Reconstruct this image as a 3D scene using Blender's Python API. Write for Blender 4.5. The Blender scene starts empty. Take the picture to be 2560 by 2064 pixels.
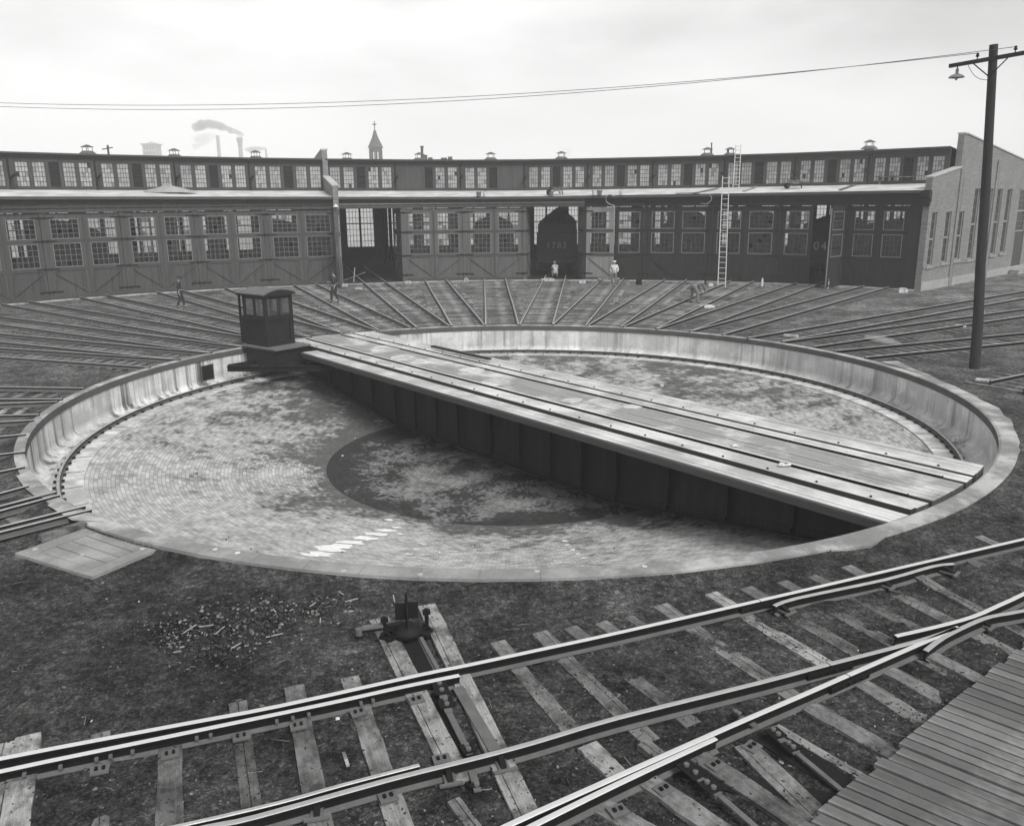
import bpy, bmesh, math, random
from mathutils import Vector, Matrix
R=math.radians; PI=math.pi
random.seed(7)
sc=bpy.context.scene
COL=sc.collection
# ------------------------------------------------------------------ camera
CAM=Vector((-.1224,-25.3263,5.5995)); YAW,PIT,ROL,FPX=.0052,.2498,-.0085,2097.94
F_=Vector((math.sin(YAW)*math.cos(PIT),math.cos(YAW)*math.cos(PIT),-math.sin(PIT)))
_r=Vector((math.cos(YAW),-math.sin(YAW),0)); _u=_r.cross(F_)
R_=_r*math.cos(ROL)+_u*math.sin(ROL); U_=-_r*math.sin(ROL)+_u*math.cos(ROL)
cd=bpy.data.cameras.new('camera'); cam=bpy.data.objects.new('camera',cd); COL.objects.link(cam)
cd.sensor_width=36; cd.sensor_fit='HORIZONTAL'; cd.lens=36*FPX/2560; cd.clip_start=.1; cd.clip_end=5000
cam.matrix_world=Matrix(((R_.x,U_.x,-F_.x,CAM.x),(R_.y,U_.y,-F_.y,CAM.y),(R_.z,U_.z,-F_.z,CAM.z),(0,0,0,1)))
sc.camera=cam
# ------------------------------------------------------------------ light and sky
SUN_EL,SUN_AZ=R(48),R(35)       # azimuth measured from -Y towards +X: behind the camera, to the right
w=bpy.data.worlds.new('World'); sc.world=w; w.use_nodes=True
nt=w.node_tree; nt.nodes.clear()
def N(t,tp,**k):
    n=t.nodes.new(tp)
    for a,b in k.items(): setattr(n,a,b)
    return n
def math_node(t,op,a,b=None,c=None,clamp=False):
    m=t.nodes.new('ShaderNodeMath'); m.operation=op; m.use_clamp=clamp
    for i,v in enumerate((a,b,c)):
        if v is None: continue
        if isinstance(v,(int,float)): m.inputs[i].default_value=v
        else: t.links.new(v,m.inputs[i])
    return m.outputs[0]
out=N(nt,'ShaderNodeOutputWorld'); bg=N(nt,'ShaderNodeBackground'); sky=N(nt,'ShaderNodeTexSky')
sky.sky_type='NISHITA'; sky.sun_disc=False; sky.sun_elevation=SUN_EL; sky.sun_rotation=PI-SUN_AZ
sky.air_density=1.0; sky.dust_density=2.0
bw=N(nt,'ShaderNodeRGBToBW'); nt.links.new(sky.outputs[0],bw.inputs[0])
tc=N(nt,'ShaderNodeTexCoord'); sep=N(nt,'ShaderNodeSeparateXYZ'); nt.links.new(tc.outputs['Generated'],sep.inputs[0])
mp=N(nt,'ShaderNodeMapping'); mp.inputs['Scale'].default_value=(1.2,1.2,4.2); mp.inputs['Rotation'].default_value=(0,R(12),0); nt.links.new(tc.outputs['Generated'],mp.inputs[0])
ns=N(nt,'ShaderNodeTexNoise'); ns.inputs['Scale'].default_value=2.1; ns.inputs['Detail'].default_value=6; ns.inputs['Roughness'].default_value=.5; nt.links.new(mp.outputs[0],ns.inputs[0])
# overcast cloud deck: bright veil near the horizon, greyer and streaked with height
el=math_node(nt,'MULTIPLY_ADD',sep.outputs[2],-1.05,.97)
elx=math_node(nt,'MULTIPLY_ADD',sep.outputs[0],-.22,0)
up=math_node(nt,'MULTIPLY',sep.outputs[2],3.0,clamp=True)
cl=math_node(nt,'MULTIPLY',math_node(nt,'SUBTRACT',ns.outputs[0],.50),3.0)
cl=math_node(nt,'MULTIPLY',cl,up)
veil=math_node(nt,'ADD',math_node(nt,'ADD',el,elx),cl)
veil=math_node(nt,'MINIMUM',math_node(nt,'MAXIMUM',veil,.38),1.02)
val=math_node(nt,'ADD',math_node(nt,'MULTIPLY',veil,6.3),math_node(nt,'MULTIPLY',bw.outputs[0],.35))
nt.links.new(val,bg.inputs[0]); bg.inputs[1].default_value=.1
nt.links.new(bg.outputs[0],out.inputs[0])
sl=bpy.data.lights.new('sun','SUN'); sl.energy=2.3; sl.angle=R(24); sl.color=(1,.99,.97)
so=bpy.data.objects.new('sun',sl); COL.objects.link(so)
sd=Vector((math.sin(SUN_AZ)*math.cos(SUN_EL),-math.cos(SUN_AZ)*math.cos(SUN_EL),math.sin(SUN_EL)))
so.rotation_euler=(-sd).to_track_quat('-Z','Y').to_euler()
sc.view_settings.view_transform='Standard'; sc.view_settings.look='None'; sc.view_settings.gamma=1; sc.view_settings.exposure=.62
sc.render.engine='CYCLES'
sc.cycles.volume_bounces=2; sc.cycles.max_bounces=6; sc.cycles.transparent_max_bounces=24

# ------------------------------------------------------------------ measuring helpers: a photo pixel to the place it shows
def ray(x,y): return F_+R_*((x-1280)/FPX)-U_*((y-1032)/FPX)
def G(x,y,z=0.0):
    d=ray(x,y); return CAM+d*((z-CAM.z)/d.z)
def V(x,y,a,b):
    d=ray(x,y); nn=Vector((b[1]-a[1],a[0]-b[0])); t=((a[0]-CAM.x)*nn.x+(a[1]-CAM.y)*nn.y)/(d.x*nn.x+d.y*nn.y); return CAM+d*t
def at_depth(x,y,depth):
    d=ray(x,y); return CAM+d*(depth/d.y)
def lerp(a,b,t): return a+(b-a)*t
def interp(tab,x):
    ks=sorted(tab)
    if x<=ks[0]: return tab[ks[0]]
    for a,b in zip(ks,ks[1:]):
        if x<=b: return lerp(tab[a],tab[b],(x-a)/(b-a))
    return tab[ks[-1]]

# ------------------------------------------------------------------ materials (all grey: the photograph is monochrome)
M={}
def mat(name,base,rough=.8,var=.35,scale=3.0,bump=.3,bscale=25,spec=.3,metal=0,stretch=(1,1,1),coords='Object',fine=.15,extra=None,bdist=.02,rand=0):
    m=bpy.data.materials.new(name); m.use_nodes=True; t=m.node_tree; b=t.nodes['Principled BSDF']
    tcn=N(t,'ShaderNodeTexCoord'); mpn=N(t,'ShaderNodeMapping'); mpn.inputs['Scale'].default_value=stretch; t.links.new(tcn.outputs[coords],mpn.inputs[0])
    n1=N(t,'ShaderNodeTexNoise'); n1.inputs['Scale'].default_value=scale; n1.inputs['Detail'].default_value=8; n1.inputs['Roughness'].default_value=.62; t.links.new(mpn.outputs[0],n1.inputs[0])
    n2=N(t,'ShaderNodeTexNoise'); n2.inputs['Scale'].default_value=bscale; n2.inputs['Detail'].default_value=6; n2.inputs['Roughness'].default_value=.7; t.links.new(mpn.outputs[0],n2.inputs[0])
    v=math_node(t,'MULTIPLY_ADD',math_node(t,'SUBTRACT',n1.outputs[0],.5),var*3.2,1.0)
    v2=math_node(t,'MULTIPLY_ADD',math_node(t,'SUBTRACT',n2.outputs[0],.5),fine*3.2,1.0)
    v=math_node(t,'MAXIMUM',math_node(t,'MULTIPLY',v,v2),.12)
    v=math_node(t,'MULTIPLY',v,base)
    if extra: v=extra(t,mpn,v,tcn)
    if rand:
        oi=N(t,'ShaderNodeObjectInfo'); v=math_node(t,'MULTIPLY',v,math_node(t,'MULTIPLY_ADD',oi.outputs['Random'],rand*2,1-rand))
    v=math_node(t,'MINIMUM',v,.9)
    t.links.new(v,b.inputs['Base Color'])
    b.inputs['Roughness'].default_value=rough; b.inputs['Metallic'].default_value=metal; b.inputs['Specular IOR Level'].default_value=spec
    bp=N(t,'ShaderNodeBump'); bp.inputs['Strength'].default_value=bump; bp.inputs['Distance'].default_value=bdist; t.links.new(n2.outputs[0],bp.inputs['Height']); t.links.new(bp.outputs[0],b.inputs['Normal'])
    M[name]=m; return m
def streaks(amount,sx=6,sz=.25,thr=.52,dark=.45,use='Object',mask=0):
    def f(t,mpn,v,tcn):
        m2=N(t,'ShaderNodeMapping'); m2.inputs['Scale'].default_value=(sx,sx,sz); t.links.new(tcn.outputs[use],m2.inputs[0])
        n=N(t,'ShaderNodeTexNoise'); n.inputs['Scale'].default_value=1.0; n.inputs['Detail'].default_value=5; n.inputs['Roughness'].default_value=.6; t.links.new(m2.outputs[0],n.inputs[0])
        r=N(t,'ShaderNodeMapRange'); r.inputs[1].default_value=thr; r.inputs[2].default_value=thr+.12; r.inputs[3].default_value=1; r.inputs[4].default_value=dark; t.links.new(n.outputs[0],r.inputs[0])
        k=math_node(t,'MULTIPLY',v,r.outputs[0])
        if mask:
            nm=N(t,'ShaderNodeTexNoise'); nm.inputs['Scale'].default_value=mask; nm.inputs['Detail'].default_value=2; t.links.new(tcn.outputs[use],nm.inputs[0]); q=N(t,'ShaderNodeMapRange'); q.inputs[1].default_value=.34; q.inputs[2].default_value=.5; t.links.new(nm.outputs[0],q.inputs[0])
            sx_=N(t,'ShaderNodeSeparateXYZ'); t.links.new(tcn.outputs[use],sx_.inputs[0]); fx=N(t,'ShaderNodeMapRange'); fx.inputs[1].default_value=-7; fx.inputs[2].default_value=4; fx.inputs[3].default_value=1; fx.inputs[4].default_value=.5; t.links.new(sx_.outputs[0],fx.inputs[0])
            am=math_node(t,'MULTIPLY',math_node(t,'MULTIPLY',q.outputs[0],fx.outputs[0]),amount); return math_node(t,'ADD',math_node(t,'MULTIPLY',k,am),math_node(t,'MULTIPLY',v,math_node(t,'SUBTRACT',1,am)))
        return math_node(t,'ADD',math_node(t,'MULTIPLY',k,amount),math_node(t,'MULTIPLY',v,1-amount))
    return f
def blotches(scale,lo,hi,t0=.45,t1=.6):
    def f(t,mpn,v,tcn):
        n=N(t,'ShaderNodeTexNoise'); n.inputs['Scale'].default_value=scale; n.inputs['Detail'].default_value=7; n.inputs['Roughness'].default_value=.65; t.links.new(tcn.outputs['Object'],n.inputs[0])
        r=N(t,'ShaderNodeMapRange'); r.inputs[1].default_value=t0; r.inputs[2].default_value=t1; r.inputs[3].default_value=lo; r.inputs[4].default_value=hi; t.links.new(n.outputs[0],r.inputs[0])
        return math_node(t,'MULTIPLY',v,r.outputs[0])
    return f
def specks(dens=90,thr=.93,bright=3.5):
    def f(t,mpn,v,tcn):
        vo=N(t,'ShaderNodeTexVoronoi'); vo.inputs['Scale'].default_value=dens*.12; t.links.new(tcn.outputs['Object'],vo.inputs[0])
        wn=N(t,'ShaderNodeSeparateColor'); t.links.new(vo.outputs['Color'],wn.inputs[0])
        a=math_node(t,'GREATER_THAN',wn.outputs[0],thr); b=math_node(t,'LESS_THAN',vo.outputs['Distance'],.28)
        k=math_node(t,'MULTIPLY_ADD',math_node(t,'MULTIPLY',a,b),bright,1.0)
        n=N(t,'ShaderNodeTexNoise'); n.inputs['Scale'].default_value=.33; n.inputs['Detail'].default_value=6; t.links.new(tcn.outputs['Object'],n.inputs[0])
        r=N(t,'ShaderNodeMapRange'); r.inputs[1].default_value=.35; r.inputs[2].default_value=.68; r.inputs[3].default_value=.6; r.inputs[4].default_value=1.7; t.links.new(n.outputs[0],r.inputs[0])
        return math_node(t,'MULTIPLY',math_node(t,'MULTIPLY',v,k),r.outputs[0])
    return f
def brickpat(bw_,bh,mort,mcol,coordfn=None,off=.5,v1=.75,v2=1.25,darkfn=None,uv=False):
    # brick joints on object coordinates (x along the wall, z up) or on a polar floor
    def f(t,mpn,v,tcn):
        br=N(t,'ShaderNodeTexBrick'); br.offset=off
        br.inputs['Color1'].default_value=(v1,)*3+(1,); br.inputs['Color2'].default_value=(v2,)*3+(1,); br.inputs['Mortar'].default_value=(mcol,)*3+(1,)
        br.inputs['Scale'].default_value=1; br.inputs['Brick Width'].default_value=bw_; br.inputs['Row Height'].default_value=bh; br.inputs['Mortar Size'].default_value=mort; br.inputs['Mortar Smooth'].default_value=.3
        s=N(t,'ShaderNodeSeparateXYZ'); t.links.new(tcn.outputs['Object'],s.inputs[0]); c=N(t,'ShaderNodeCombineXYZ')
        if coordfn: x,y=coordfn(t,s)
        else: x,y=math_node(t,'ADD',s.outputs[0],s.outputs[1]),s.outputs[2]
        t.links.new(x,c.inputs[0]); t.links.new(y,c.inputs[1]); t.links.new(c.outputs[0],br.inputs[0])
        k=math_node(t,'MULTIPLY',v,br.outputs['Color'])
        if darkfn: k=darkfn(t,s,k,tcn)
        return k
    return f
def polar(t,s):
    a=math_node(t,'ARCTAN2',s.outputs[1],s.outputs[0]); r=math_node(t,'SQRT',math_node(t,'ADD',math_node(t,'MULTIPLY',s.outputs[0],s.outputs[0]),math_node(t,'MULTIPLY',s.outputs[1],s.outputs[1])))
    return math_node(t,'MULTIPLY',a,9.0),r
def cells(t,s):
    # one random value per brick of the polar paving
    x,r_=polar(t,s); row=math_node(t,'FLOOR',math_node(t,'DIVIDE',r_,.10)); sh=math_node(t,'MULTIPLY',math_node(t,'MODULO',row,2),.5)
    cx=math_node(t,'FLOOR',math_node(t,'SUBTRACT',math_node(t,'DIVIDE',x,.19),sh)); c=N(t,'ShaderNodeCombineXYZ'); t.links.new(cx,c.inputs[0]); t.links.new(row,c.inputs[1])
    wn=N(t,'ShaderNodeTexWhiteNoise'); wn.noise_dimensions='2D'; t.links.new(c.outputs[0],wn.inputs['Vector']); return wn.outputs['Value'],r_
def noise_(t,tcn,sc_,det,rg,vec=None):
    n=N(t,'ShaderNodeTexNoise'); n.inputs['Scale'].default_value=sc_; n.inputs['Detail'].default_value=det; n.inputs['Roughness'].default_value=rg; t.links.new(vec or tcn.outputs['Object'],n.inputs[0]); return n.outputs[0]
def rng(t,v,a,b,c,d):
    q=N(t,'ShaderNodeMapRange'); q.inputs[1].default_value=a; q.inputs[2].default_value=b; q.inputs[3].default_value=c; q.inputs[4].default_value=d; t.links.new(v,q.inputs[0]); return q.outputs[0]
def floor_dirt_shade(t,s,v,tcn):
    # sooty, damp patches that follow whole bricks; lean also paints in the shade beside the bridge
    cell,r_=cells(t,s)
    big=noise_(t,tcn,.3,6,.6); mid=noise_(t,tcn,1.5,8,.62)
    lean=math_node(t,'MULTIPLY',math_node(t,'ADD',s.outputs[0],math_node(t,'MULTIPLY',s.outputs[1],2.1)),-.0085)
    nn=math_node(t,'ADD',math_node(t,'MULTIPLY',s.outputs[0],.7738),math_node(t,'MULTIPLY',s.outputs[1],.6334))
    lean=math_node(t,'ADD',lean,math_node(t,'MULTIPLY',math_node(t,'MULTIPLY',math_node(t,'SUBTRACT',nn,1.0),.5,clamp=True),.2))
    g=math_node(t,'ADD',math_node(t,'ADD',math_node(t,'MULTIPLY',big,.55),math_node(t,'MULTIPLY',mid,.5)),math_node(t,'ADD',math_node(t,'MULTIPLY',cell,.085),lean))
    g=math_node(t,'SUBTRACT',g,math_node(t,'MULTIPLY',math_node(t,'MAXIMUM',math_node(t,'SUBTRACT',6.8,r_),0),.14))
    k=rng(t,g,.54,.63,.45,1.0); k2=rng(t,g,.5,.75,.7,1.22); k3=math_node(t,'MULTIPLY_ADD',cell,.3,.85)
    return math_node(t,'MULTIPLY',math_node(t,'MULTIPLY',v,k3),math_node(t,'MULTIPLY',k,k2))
def cinder_tone(t,mpn,v,tcn):
    a=None
    for sc_,lo,hi,t0,t1,rg in ((.28,.62,1.5,.36,.66,.6),(1.3,.6,1.55,.38,.64,.7),(7,.55,1.6,.36,.66,.75),(22,.5,1.7,.36,.66,.8)):
        n=N(t,'ShaderNodeTexNoise'); n.inputs['Scale'].default_value=sc_; n.inputs['Detail'].default_value=9; n.inputs['Roughness'].default_value=rg; t.links.new(tcn.outputs['Object'],n.inputs[0])
        q=N(t,'ShaderNodeMapRange'); q.inputs[1].default_value=t0; q.inputs[2].default_value=t1; q.inputs[3].default_value=lo; q.inputs[4].default_value=hi; q.clamp=False; t.links.new(n.outputs[0],q.inputs[0])
        k=math_node(t,'MAXIMUM',q.outputs[0],.3); v=math_node(t,'MULTIPLY',v,k)
    for vs_,lo,hi in ((13,.72,1.35),(42,.6,1.5)):
        vo=N(t,'ShaderNodeTexVoronoi'); vo.inputs['Scale'].default_value=vs_; vo.inputs['Randomness'].default_value=1; t.links.new(tcn.outputs['Object'],vo.inputs[0]); sc2=N(t,'ShaderNodeSeparateColor'); t.links.new(vo.outputs['Color'],sc2.inputs[0])
        v=math_node(t,'MULTIPLY',v,math_node(t,'MULTIPLY_ADD',math_node(t,'POWER',sc2.outputs[0],1.6),hi-lo,lo))
    # ash-grey yard near the roundhouse, blacker cinders by the switches
    s_=N(t,'ShaderNodeSeparateXYZ'); t.links.new(tcn.outputs['Object'],s_.inputs[0]); g_=N(t,'ShaderNodeMapRange'); g_.inputs[1].default_value=-16; g_.inputs[2].default_value=26; g_.inputs[3].default_value=.85; g_.inputs[4].default_value=2.1; t.links.new(s_.outputs[1],g_.inputs[0])
    # ground painted paler beyond the roundhouse, added brightness behind the rear windows
    h_=N(t,'ShaderNodeMapRange'); h_.inputs[1].default_value=58; h_.inputs[2].default_value=72; h_.inputs[3].default_value=1; h_.inputs[4].default_value=3.6; t.links.new(s_.outputs[1],h_.inputs[0])
    return math_node(t,'MULTIPLY',math_node(t,'MULTIPLY',v,g_.outputs[0]),h_.outputs[0])
mat('cinders',.070,.95,.2,1.1,1.0,16,.12,fine=.2,extra=cinder_tone,bdist=.12)
mat('stone_chip',.2,.9,.5,6,.4,40)
mat('dark_chip',.04,.9,.5,6,.4,40)
mat('concrete_wall',.60,.85,.12,.8,.25,14,extra=lambda t,m_,v,tc_: blotches(.9,.82,1.12)(t,m_,streaks(.97,2.6,.05,.505,.2,mask=.25)(t,m_,streaks(.8,9,.2,.5,.6,mask=.5)(t,m_,v,tc_),tc_),tc_),fine=.12)
mat('concrete_top',.33,.9,.3,1.6,.4,22,fine=.25,extra=blotches(.8,.65,1.15))
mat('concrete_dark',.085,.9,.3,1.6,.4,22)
mat('slab_board',.27,.85,.18,1.2,.3,18,fine=.2,extra=blotches(1.1,.8,1.1))
mat('brick_floor',.34,.85,.22,1.5,.5,30,fine=.2,extra=brickpat(.19,.10,.009,.6,polar,v1=.8,v2=1.15,darkfn=floor_dirt_shade))
def well_dirt(t,s,v,tcn):
    cell,r_=cells(t,s); mid=noise_(t,tcn,.9,9,.66)
    g=math_node(t,'ADD',mid,math_node(t,'MULTIPLY',math_node(t,'SUBTRACT',cell,.5),.13)); g=math_node(t,'SUBTRACT',g,math_node(t,'MULTIPLY',math_node(t,'MAXIMUM',math_node(t,'SUBTRACT',r_,4.2),0),.13))
    return math_node(t,'MULTIPLY',math_node(t,'MULTIPLY',v,rng(t,g,.43,.5,.3,.9)),rng(t,g,.4,.68,.7,1.5))
mat('well_floor',.17,.85,.3,1.2,.5,30,fine=.3,extra=brickpat(.24,.115,.011,.6,polar,v1=.7,v2=1.3,darkfn=well_dirt))
mat('well_edge',.035,.7,.3,2,.5,30)
mat('soil_and_shade',.008,.95,.5,5,.8,40)  # dark soil and joints, plus the shade painted under the switch rods
mat('block_ring',.55,.9,.3,1.6,.4,22,fine=.25,extra=blotches(1.2,.7,1.1))
mat('lime',.75,.9,.2,6,.3,30)
mat('tie_wood',.16,.9,.4,2.2,.7,9,stretch=(1,9,9),fine=.4,extra=blotches(2.2,.35,1.25,.4,.58),bdist=.03,rand=.3)
mat('tie_pale',.28,.9,.35,2.2,.7,9,stretch=(1,9,9),fine=.4,extra=blotches(2.6,.35,1.2,.40,.56),bdist=.03,rand=.2)
mat('deck_wood',.53,.85,.2,1.0,.4,7,stretch=(1,12,12),fine=.25,extra=blotches(.5,.72,1.15))
mat('deck_mid',.46,.9,.3,1.0,.5,7,stretch=(1,12,12),fine=.35,extra=blotches(.45,.6,1.5,.5,.68))
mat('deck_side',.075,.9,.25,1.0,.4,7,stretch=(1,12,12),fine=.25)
mat('walk_wood',.19,.9,.25,1.2,.4,7,stretch=(1,10,10),fine=.25,extra=blotches(.9,.7,1.25),rand=.3)
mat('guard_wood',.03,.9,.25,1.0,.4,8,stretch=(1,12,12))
mat('rust_steel',.010,.8,.35,5,.3,40,spec=.15)
mat('rail_foot',.11,.75,.3,5,.3,40,spec=.4)
mat('worn_rail',.5,.36,.12,5,.10,50,spec=.7,metal=.6,fine=.08)
mat('worn_steel',.8,.3,.08,5,.10,50,spec=.8,metal=.6,fine=.05)
mat('dull_steel',.42,.42,.3,5,.2,50,spec=.5,metal=.3)
mat('girder_paint',.010,.7,.5,1.3,.3,30,spec=.18,extra=streaks(.6,3,.3,.5,1.9))
mat('cab_paint',.014,.65,.25,2,.25,14,spec=.25)
mat('cab_roof',.12,.85,.25,2,.2,14)
mat('siding_grey',.072,.85,.18,1.4,.3,10,stretch=(1,1,.15),fine=.2,extra=streaks(.6,7,.35,.5,.55),rand=.1)
mat('siding_mid',.10,.85,.2,1.4,.3,10,stretch=(1,1,.15),fine=.15,extra=streaks(.5,7,.35,.5,.7))
mat('siding_pale',.22,.85,.2,1.4,.3,10,stretch=(1,1,.15),fine=.15,extra=streaks(.5,7,.35,.5,.7))
mat('siding_dark',.018,.8,.25,1.4,.3,10,stretch=(1,1,.15),fine=.2,extra=streaks(.5,5,.3,.52,1.7))
mat('trim_grey',.06,.85,.18,2,.2,12)
mat('trim_dark',.018,.8,.2,2,.2,12)
mat('trim_pale',.26,.85,.25,2,.2,12)
mat('muntin',.17,.8,.15,3,.1,20)
mat('louver_dark',.03,.8,.2,3,.1,20)
mat('felt_roof',.54,.9,.14,1.0,.3,16,fine=.14,extra=blotches(.5,.82,1.08))
mat('roof_dark',.09,.9,.2,1,.2,16)
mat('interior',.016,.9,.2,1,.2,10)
mat('brick_wall',.235,.9,.16,.8,.4,30,extra=brickpat(.22,.08,.012,.55,None,v1=.8,v2=1.15))
mat('brick_coping',.45,.85,.2,2,.3,20)
mat('stone_base',.3,.9,.3,2,.4,20)
mat('pole_wood',.03,.9,.3,2.0,.5,10,stretch=(6,6,.8),fine=.3)
mat('black_iron',.009,.65,.3,5,.3,40,spec=.2)
mat('tank_black',.03,.6,.3,1.4,.25,20,spec=.2)
mat('coal',.007,.7,.4,6,1.0,20,spec=.2,bdist=.06)
mat('white_paint',.55,.7,.2,8,.1,30)
mat('wire',.06,.7,.1,3,0,10)
mat('ladder_wood',.5,.8,.15,3,.2,14)
mat('vent_metal',.10,.7,.2,3,.2,14)
mat('church_stone',.07,.9,.2,.3,.2,3)
mat('chimney_brick',.3,.9,.15,.1,.2,3)
mat('skin',.35,.6,.1,8,.1,40)
mat('shirt_pale',.62,.85,.12,6,.3,20)
mat('cloth_mid',.16,.9,.2,6,.3,20)
mat('cloth_dark',.035,.9,.2,6,.3,20)
mat('hair',.02,.8,.2,6,.3,20)
mat('lamp_enamel',.2,.45,.3,4,.1,20,spec=.6)
mat('bucket_zinc',.18,.5,.3,4,.1,20,metal=.3)
mat('rag',.6,.9,.25,9,.4,20)
def glass_mat(name,tint,transp,transl,rough=.25,front=.35):
    m=bpy.data.materials.new(name); m.use_nodes=True; t=m.node_tree; t.nodes.clear(); o=N(t,'ShaderNodeOutputMaterial')
    tr=N(t,'ShaderNodeBsdfTransparent'); tr.inputs[0].default_value=(tint,tint,tint,1)
    tl=N(t,'ShaderNodeBsdfTranslucent'); df=N(t,'ShaderNodeBsdfDiffuse'); gl=N(t,'ShaderNodeBsdfGlossy'); gl.inputs['Roughness'].default_value=rough
    tcn=N(t,'ShaderNodeTexCoord'); n=N(t,'ShaderNodeTexNoise'); n.inputs['Scale'].default_value=2.6; n.inputs['Detail'].default_value=4; t.links.new(tcn.outputs['Object'],n.inputs[0])
    v=math_node(t,'MULTIPLY_ADD',n.outputs[0],transl[1]-transl[0],transl[0]); t.links.new(v,tl.inputs[0]); t.links.new(math_node(t,'MULTIPLY',v,.8),df.inputs[0])
    a=N(t,'ShaderNodeMixShader'); a.inputs[0].default_value=front; t.links.new(tl.outputs[0],a.inputs[1]); t.links.new(df.outputs[0],a.inputs[2])
    b=N(t,'ShaderNodeMixShader'); b.inputs[0].default_value=transp; t.links.new(a.outputs[0],b.inputs[1]); t.links.new(tr.outputs[0],b.inputs[2])
    lw=N(t,'ShaderNodeLayerWeight'); lw.inputs[0].default_value=.25
    c=N(t,'ShaderNodeMixShader'); t.links.new(math_node(t,'MULTIPLY_ADD',lw.outputs['Fresnel'],.6,.02),c.inputs[0]); t.links.new(b.outputs[0],c.inputs[1]); t.links.new(gl.outputs[0],c.inputs[2])
    t.links.new(c.outputs[0],o.inputs[0]); M[name]=m
glass_mat('door_glass',.92,.82,(.08,.26))
glass_mat('clerestory_glass',.8,.06,(.45,.85),front=.8)
glass_mat('back_glass',1.0,.45,(.85,1.0),front=.1)
glass_mat('cab_glass',.85,.8,(.3,.5))

# ------------------------------------------------------------------ mesh helpers
class MB:
    def __init__(s): s.v=[]; s.f=[]; s.m=[]; s.mats=[]
    def mi(s,m):
        if m not in s.mats: s.mats.append(m)
        return s.mats.index(m)
    def face(s,pts,m):
        i=len(s.v); s.v+=[tuple(p) for p in pts]; s.f.append(tuple(range(i,i+len(pts)))); s.m.append(s.mi(m))
    def mesh(s,vs,fs,m):
        i=len(s.v); s.v+=[tuple(p) for p in vs]; k=s.mi(m)
        for f in fs: s.f.append(tuple(a+i for a in f)); s.m.append(k)
    def hexa(s,c,m):   # 8 corners: bottom 4 ccw, top 4 ccw
        s.mesh(c,[(3,2,1,0),(4,5,6,7),(0,1,5,4),(1,2,6,5),(2,3,7,6),(3,0,4,7)],m)
    def box(s,lo,hi,m,T=None):
        c=[Vector((x,y,z)) for z in (lo[2],hi[2]) for x,y in ((lo[0],lo[1]),(hi[0],lo[1]),(hi[0],hi[1]),(lo[0],hi[1]))]
        if T is not None: c=[T@p for p in c]
        s.hexa(c,m)
    def bar(s,a,b,wd,ht,m,up=Vector((0,0,1))):   # box beam from a to b, centred
        a=Vector(a);b=Vector(b); d=(b-a).normalized(); x=d.cross(up)
        if x.length<1e-4: x=d.cross(Vector((1,0,0)))
        x.normalize(); y=x.cross(d).normalized(); x=x*wd/2; y=y*ht/2
        s.hexa([a-x-y,a+x-y,b+x-y,b-x-y,a-x+y,a+x+y,b+x+y,b-x+y],m)
    def tube(s,pts,r,m,n=8,caps=True):
        pts=[Vector(p) for p in pts]; rr=r if isinstance(r,(list,tuple)) else [r]*len(pts)
        vs=[];fs=[]; ref=Vector((0,0,1))
        for i,p in enumerate(pts):
            d=(pts[min(i+1,len(pts)-1)]-pts[max(i-1,0)]).normalized()
            rf=ref if abs(d.z)<.95 else Vector((1,0,0)); x=d.cross(rf).normalized(); y=x.cross(d)
            for k in range(n):
                a=2*PI*k/n; vs.append(p+x*math.cos(a)*rr[i]+y*math.sin(a)*rr[i])
        for i in range(len(pts)-1):
            for k in range(n): fs.append((i*n+k,i*n+(k+1)%n,(i+1)*n+(k+1)%n,(i+1)*n+k))
        if caps: fs.append(tuple(range(n))[::-1]); fs.append(tuple(range((len(pts)-1)*n,len(pts)*n)))
        s.mesh(vs,fs,m)
    def lathe(s,prof,m,c=(0,0,0),n=16,caps=True):
        vs=[];fs=[]
        for r,z in prof:
            for k in range(n): a=2*PI*k/n; vs.append((c[0]+r*math.cos(a),c[1]+r*math.sin(a),c[2]+z))
        for i in range(len(prof)-1):
            for k in range(n): fs.append((i*n+k,i*n+(k+1)%n,(i+1)*n+(k+1)%n,(i+1)*n+k))
        if caps: fs.append(tuple(range(n))[::-1]); fs.append(tuple(range((len(prof)-1)*n,len(prof)*n)))
        s.mesh(vs,fs,m)
    def prism(s,poly,z0,z1,m,mside=None):   # poly: xy list ccw
        n=len(poly); z0f=z0 if callable(z0) else (lambda p:z0); z1f=z1 if callable(z1) else (lambda p:z1)
        a=[(p[0],p[1],z0f(p)) for p in poly]; b=[(p[0],p[1],z1f(p)) for p in poly]
        s.face(b,m); s.face(a[::-1],m)
        for i in range(n):
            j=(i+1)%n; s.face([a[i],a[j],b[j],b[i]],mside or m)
    def build(s,name,parent=None,smooth=False,origin=None):
        me=bpy.data.meshes.new(name); o=Vector(origin) if origin is not None else Vector((0,0,0))
        me.from_pydata([tuple(Vector(p)-o) for p in s.v],[],s.f)
        for m in s.mats: me.materials.append(M[m])
        me.polygons.foreach_set('material_index',s.m)
        if smooth: me.polygons.foreach_set('use_smooth',[True]*len(me.polygons))
        me.update(); ob=bpy.data.objects.new(name,me); COL.objects.link(ob); ob.location=o
        if parent: ob.parent=parent; 
        return ob
def tag(o,label=None,cat=None,group=None,kind=None):
    if label: o['label']=label
    if cat: o['category']=cat
    if group: o['group']=group
    if kind: o['kind']=kind
    return o
def empty(name,loc=(0,0,0),rz=0,**k):
    o=bpy.data.objects.new(name,None); COL.objects.link(o); o.location=loc; o.rotation_euler=(0,0,rz); o.empty_display_size=.3
    tag(o,**k); return o
def local(parent_loc,rz): return Matrix.Translation(Vector(parent_loc))@Matrix.Rotation(rz,4,'Z')
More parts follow.
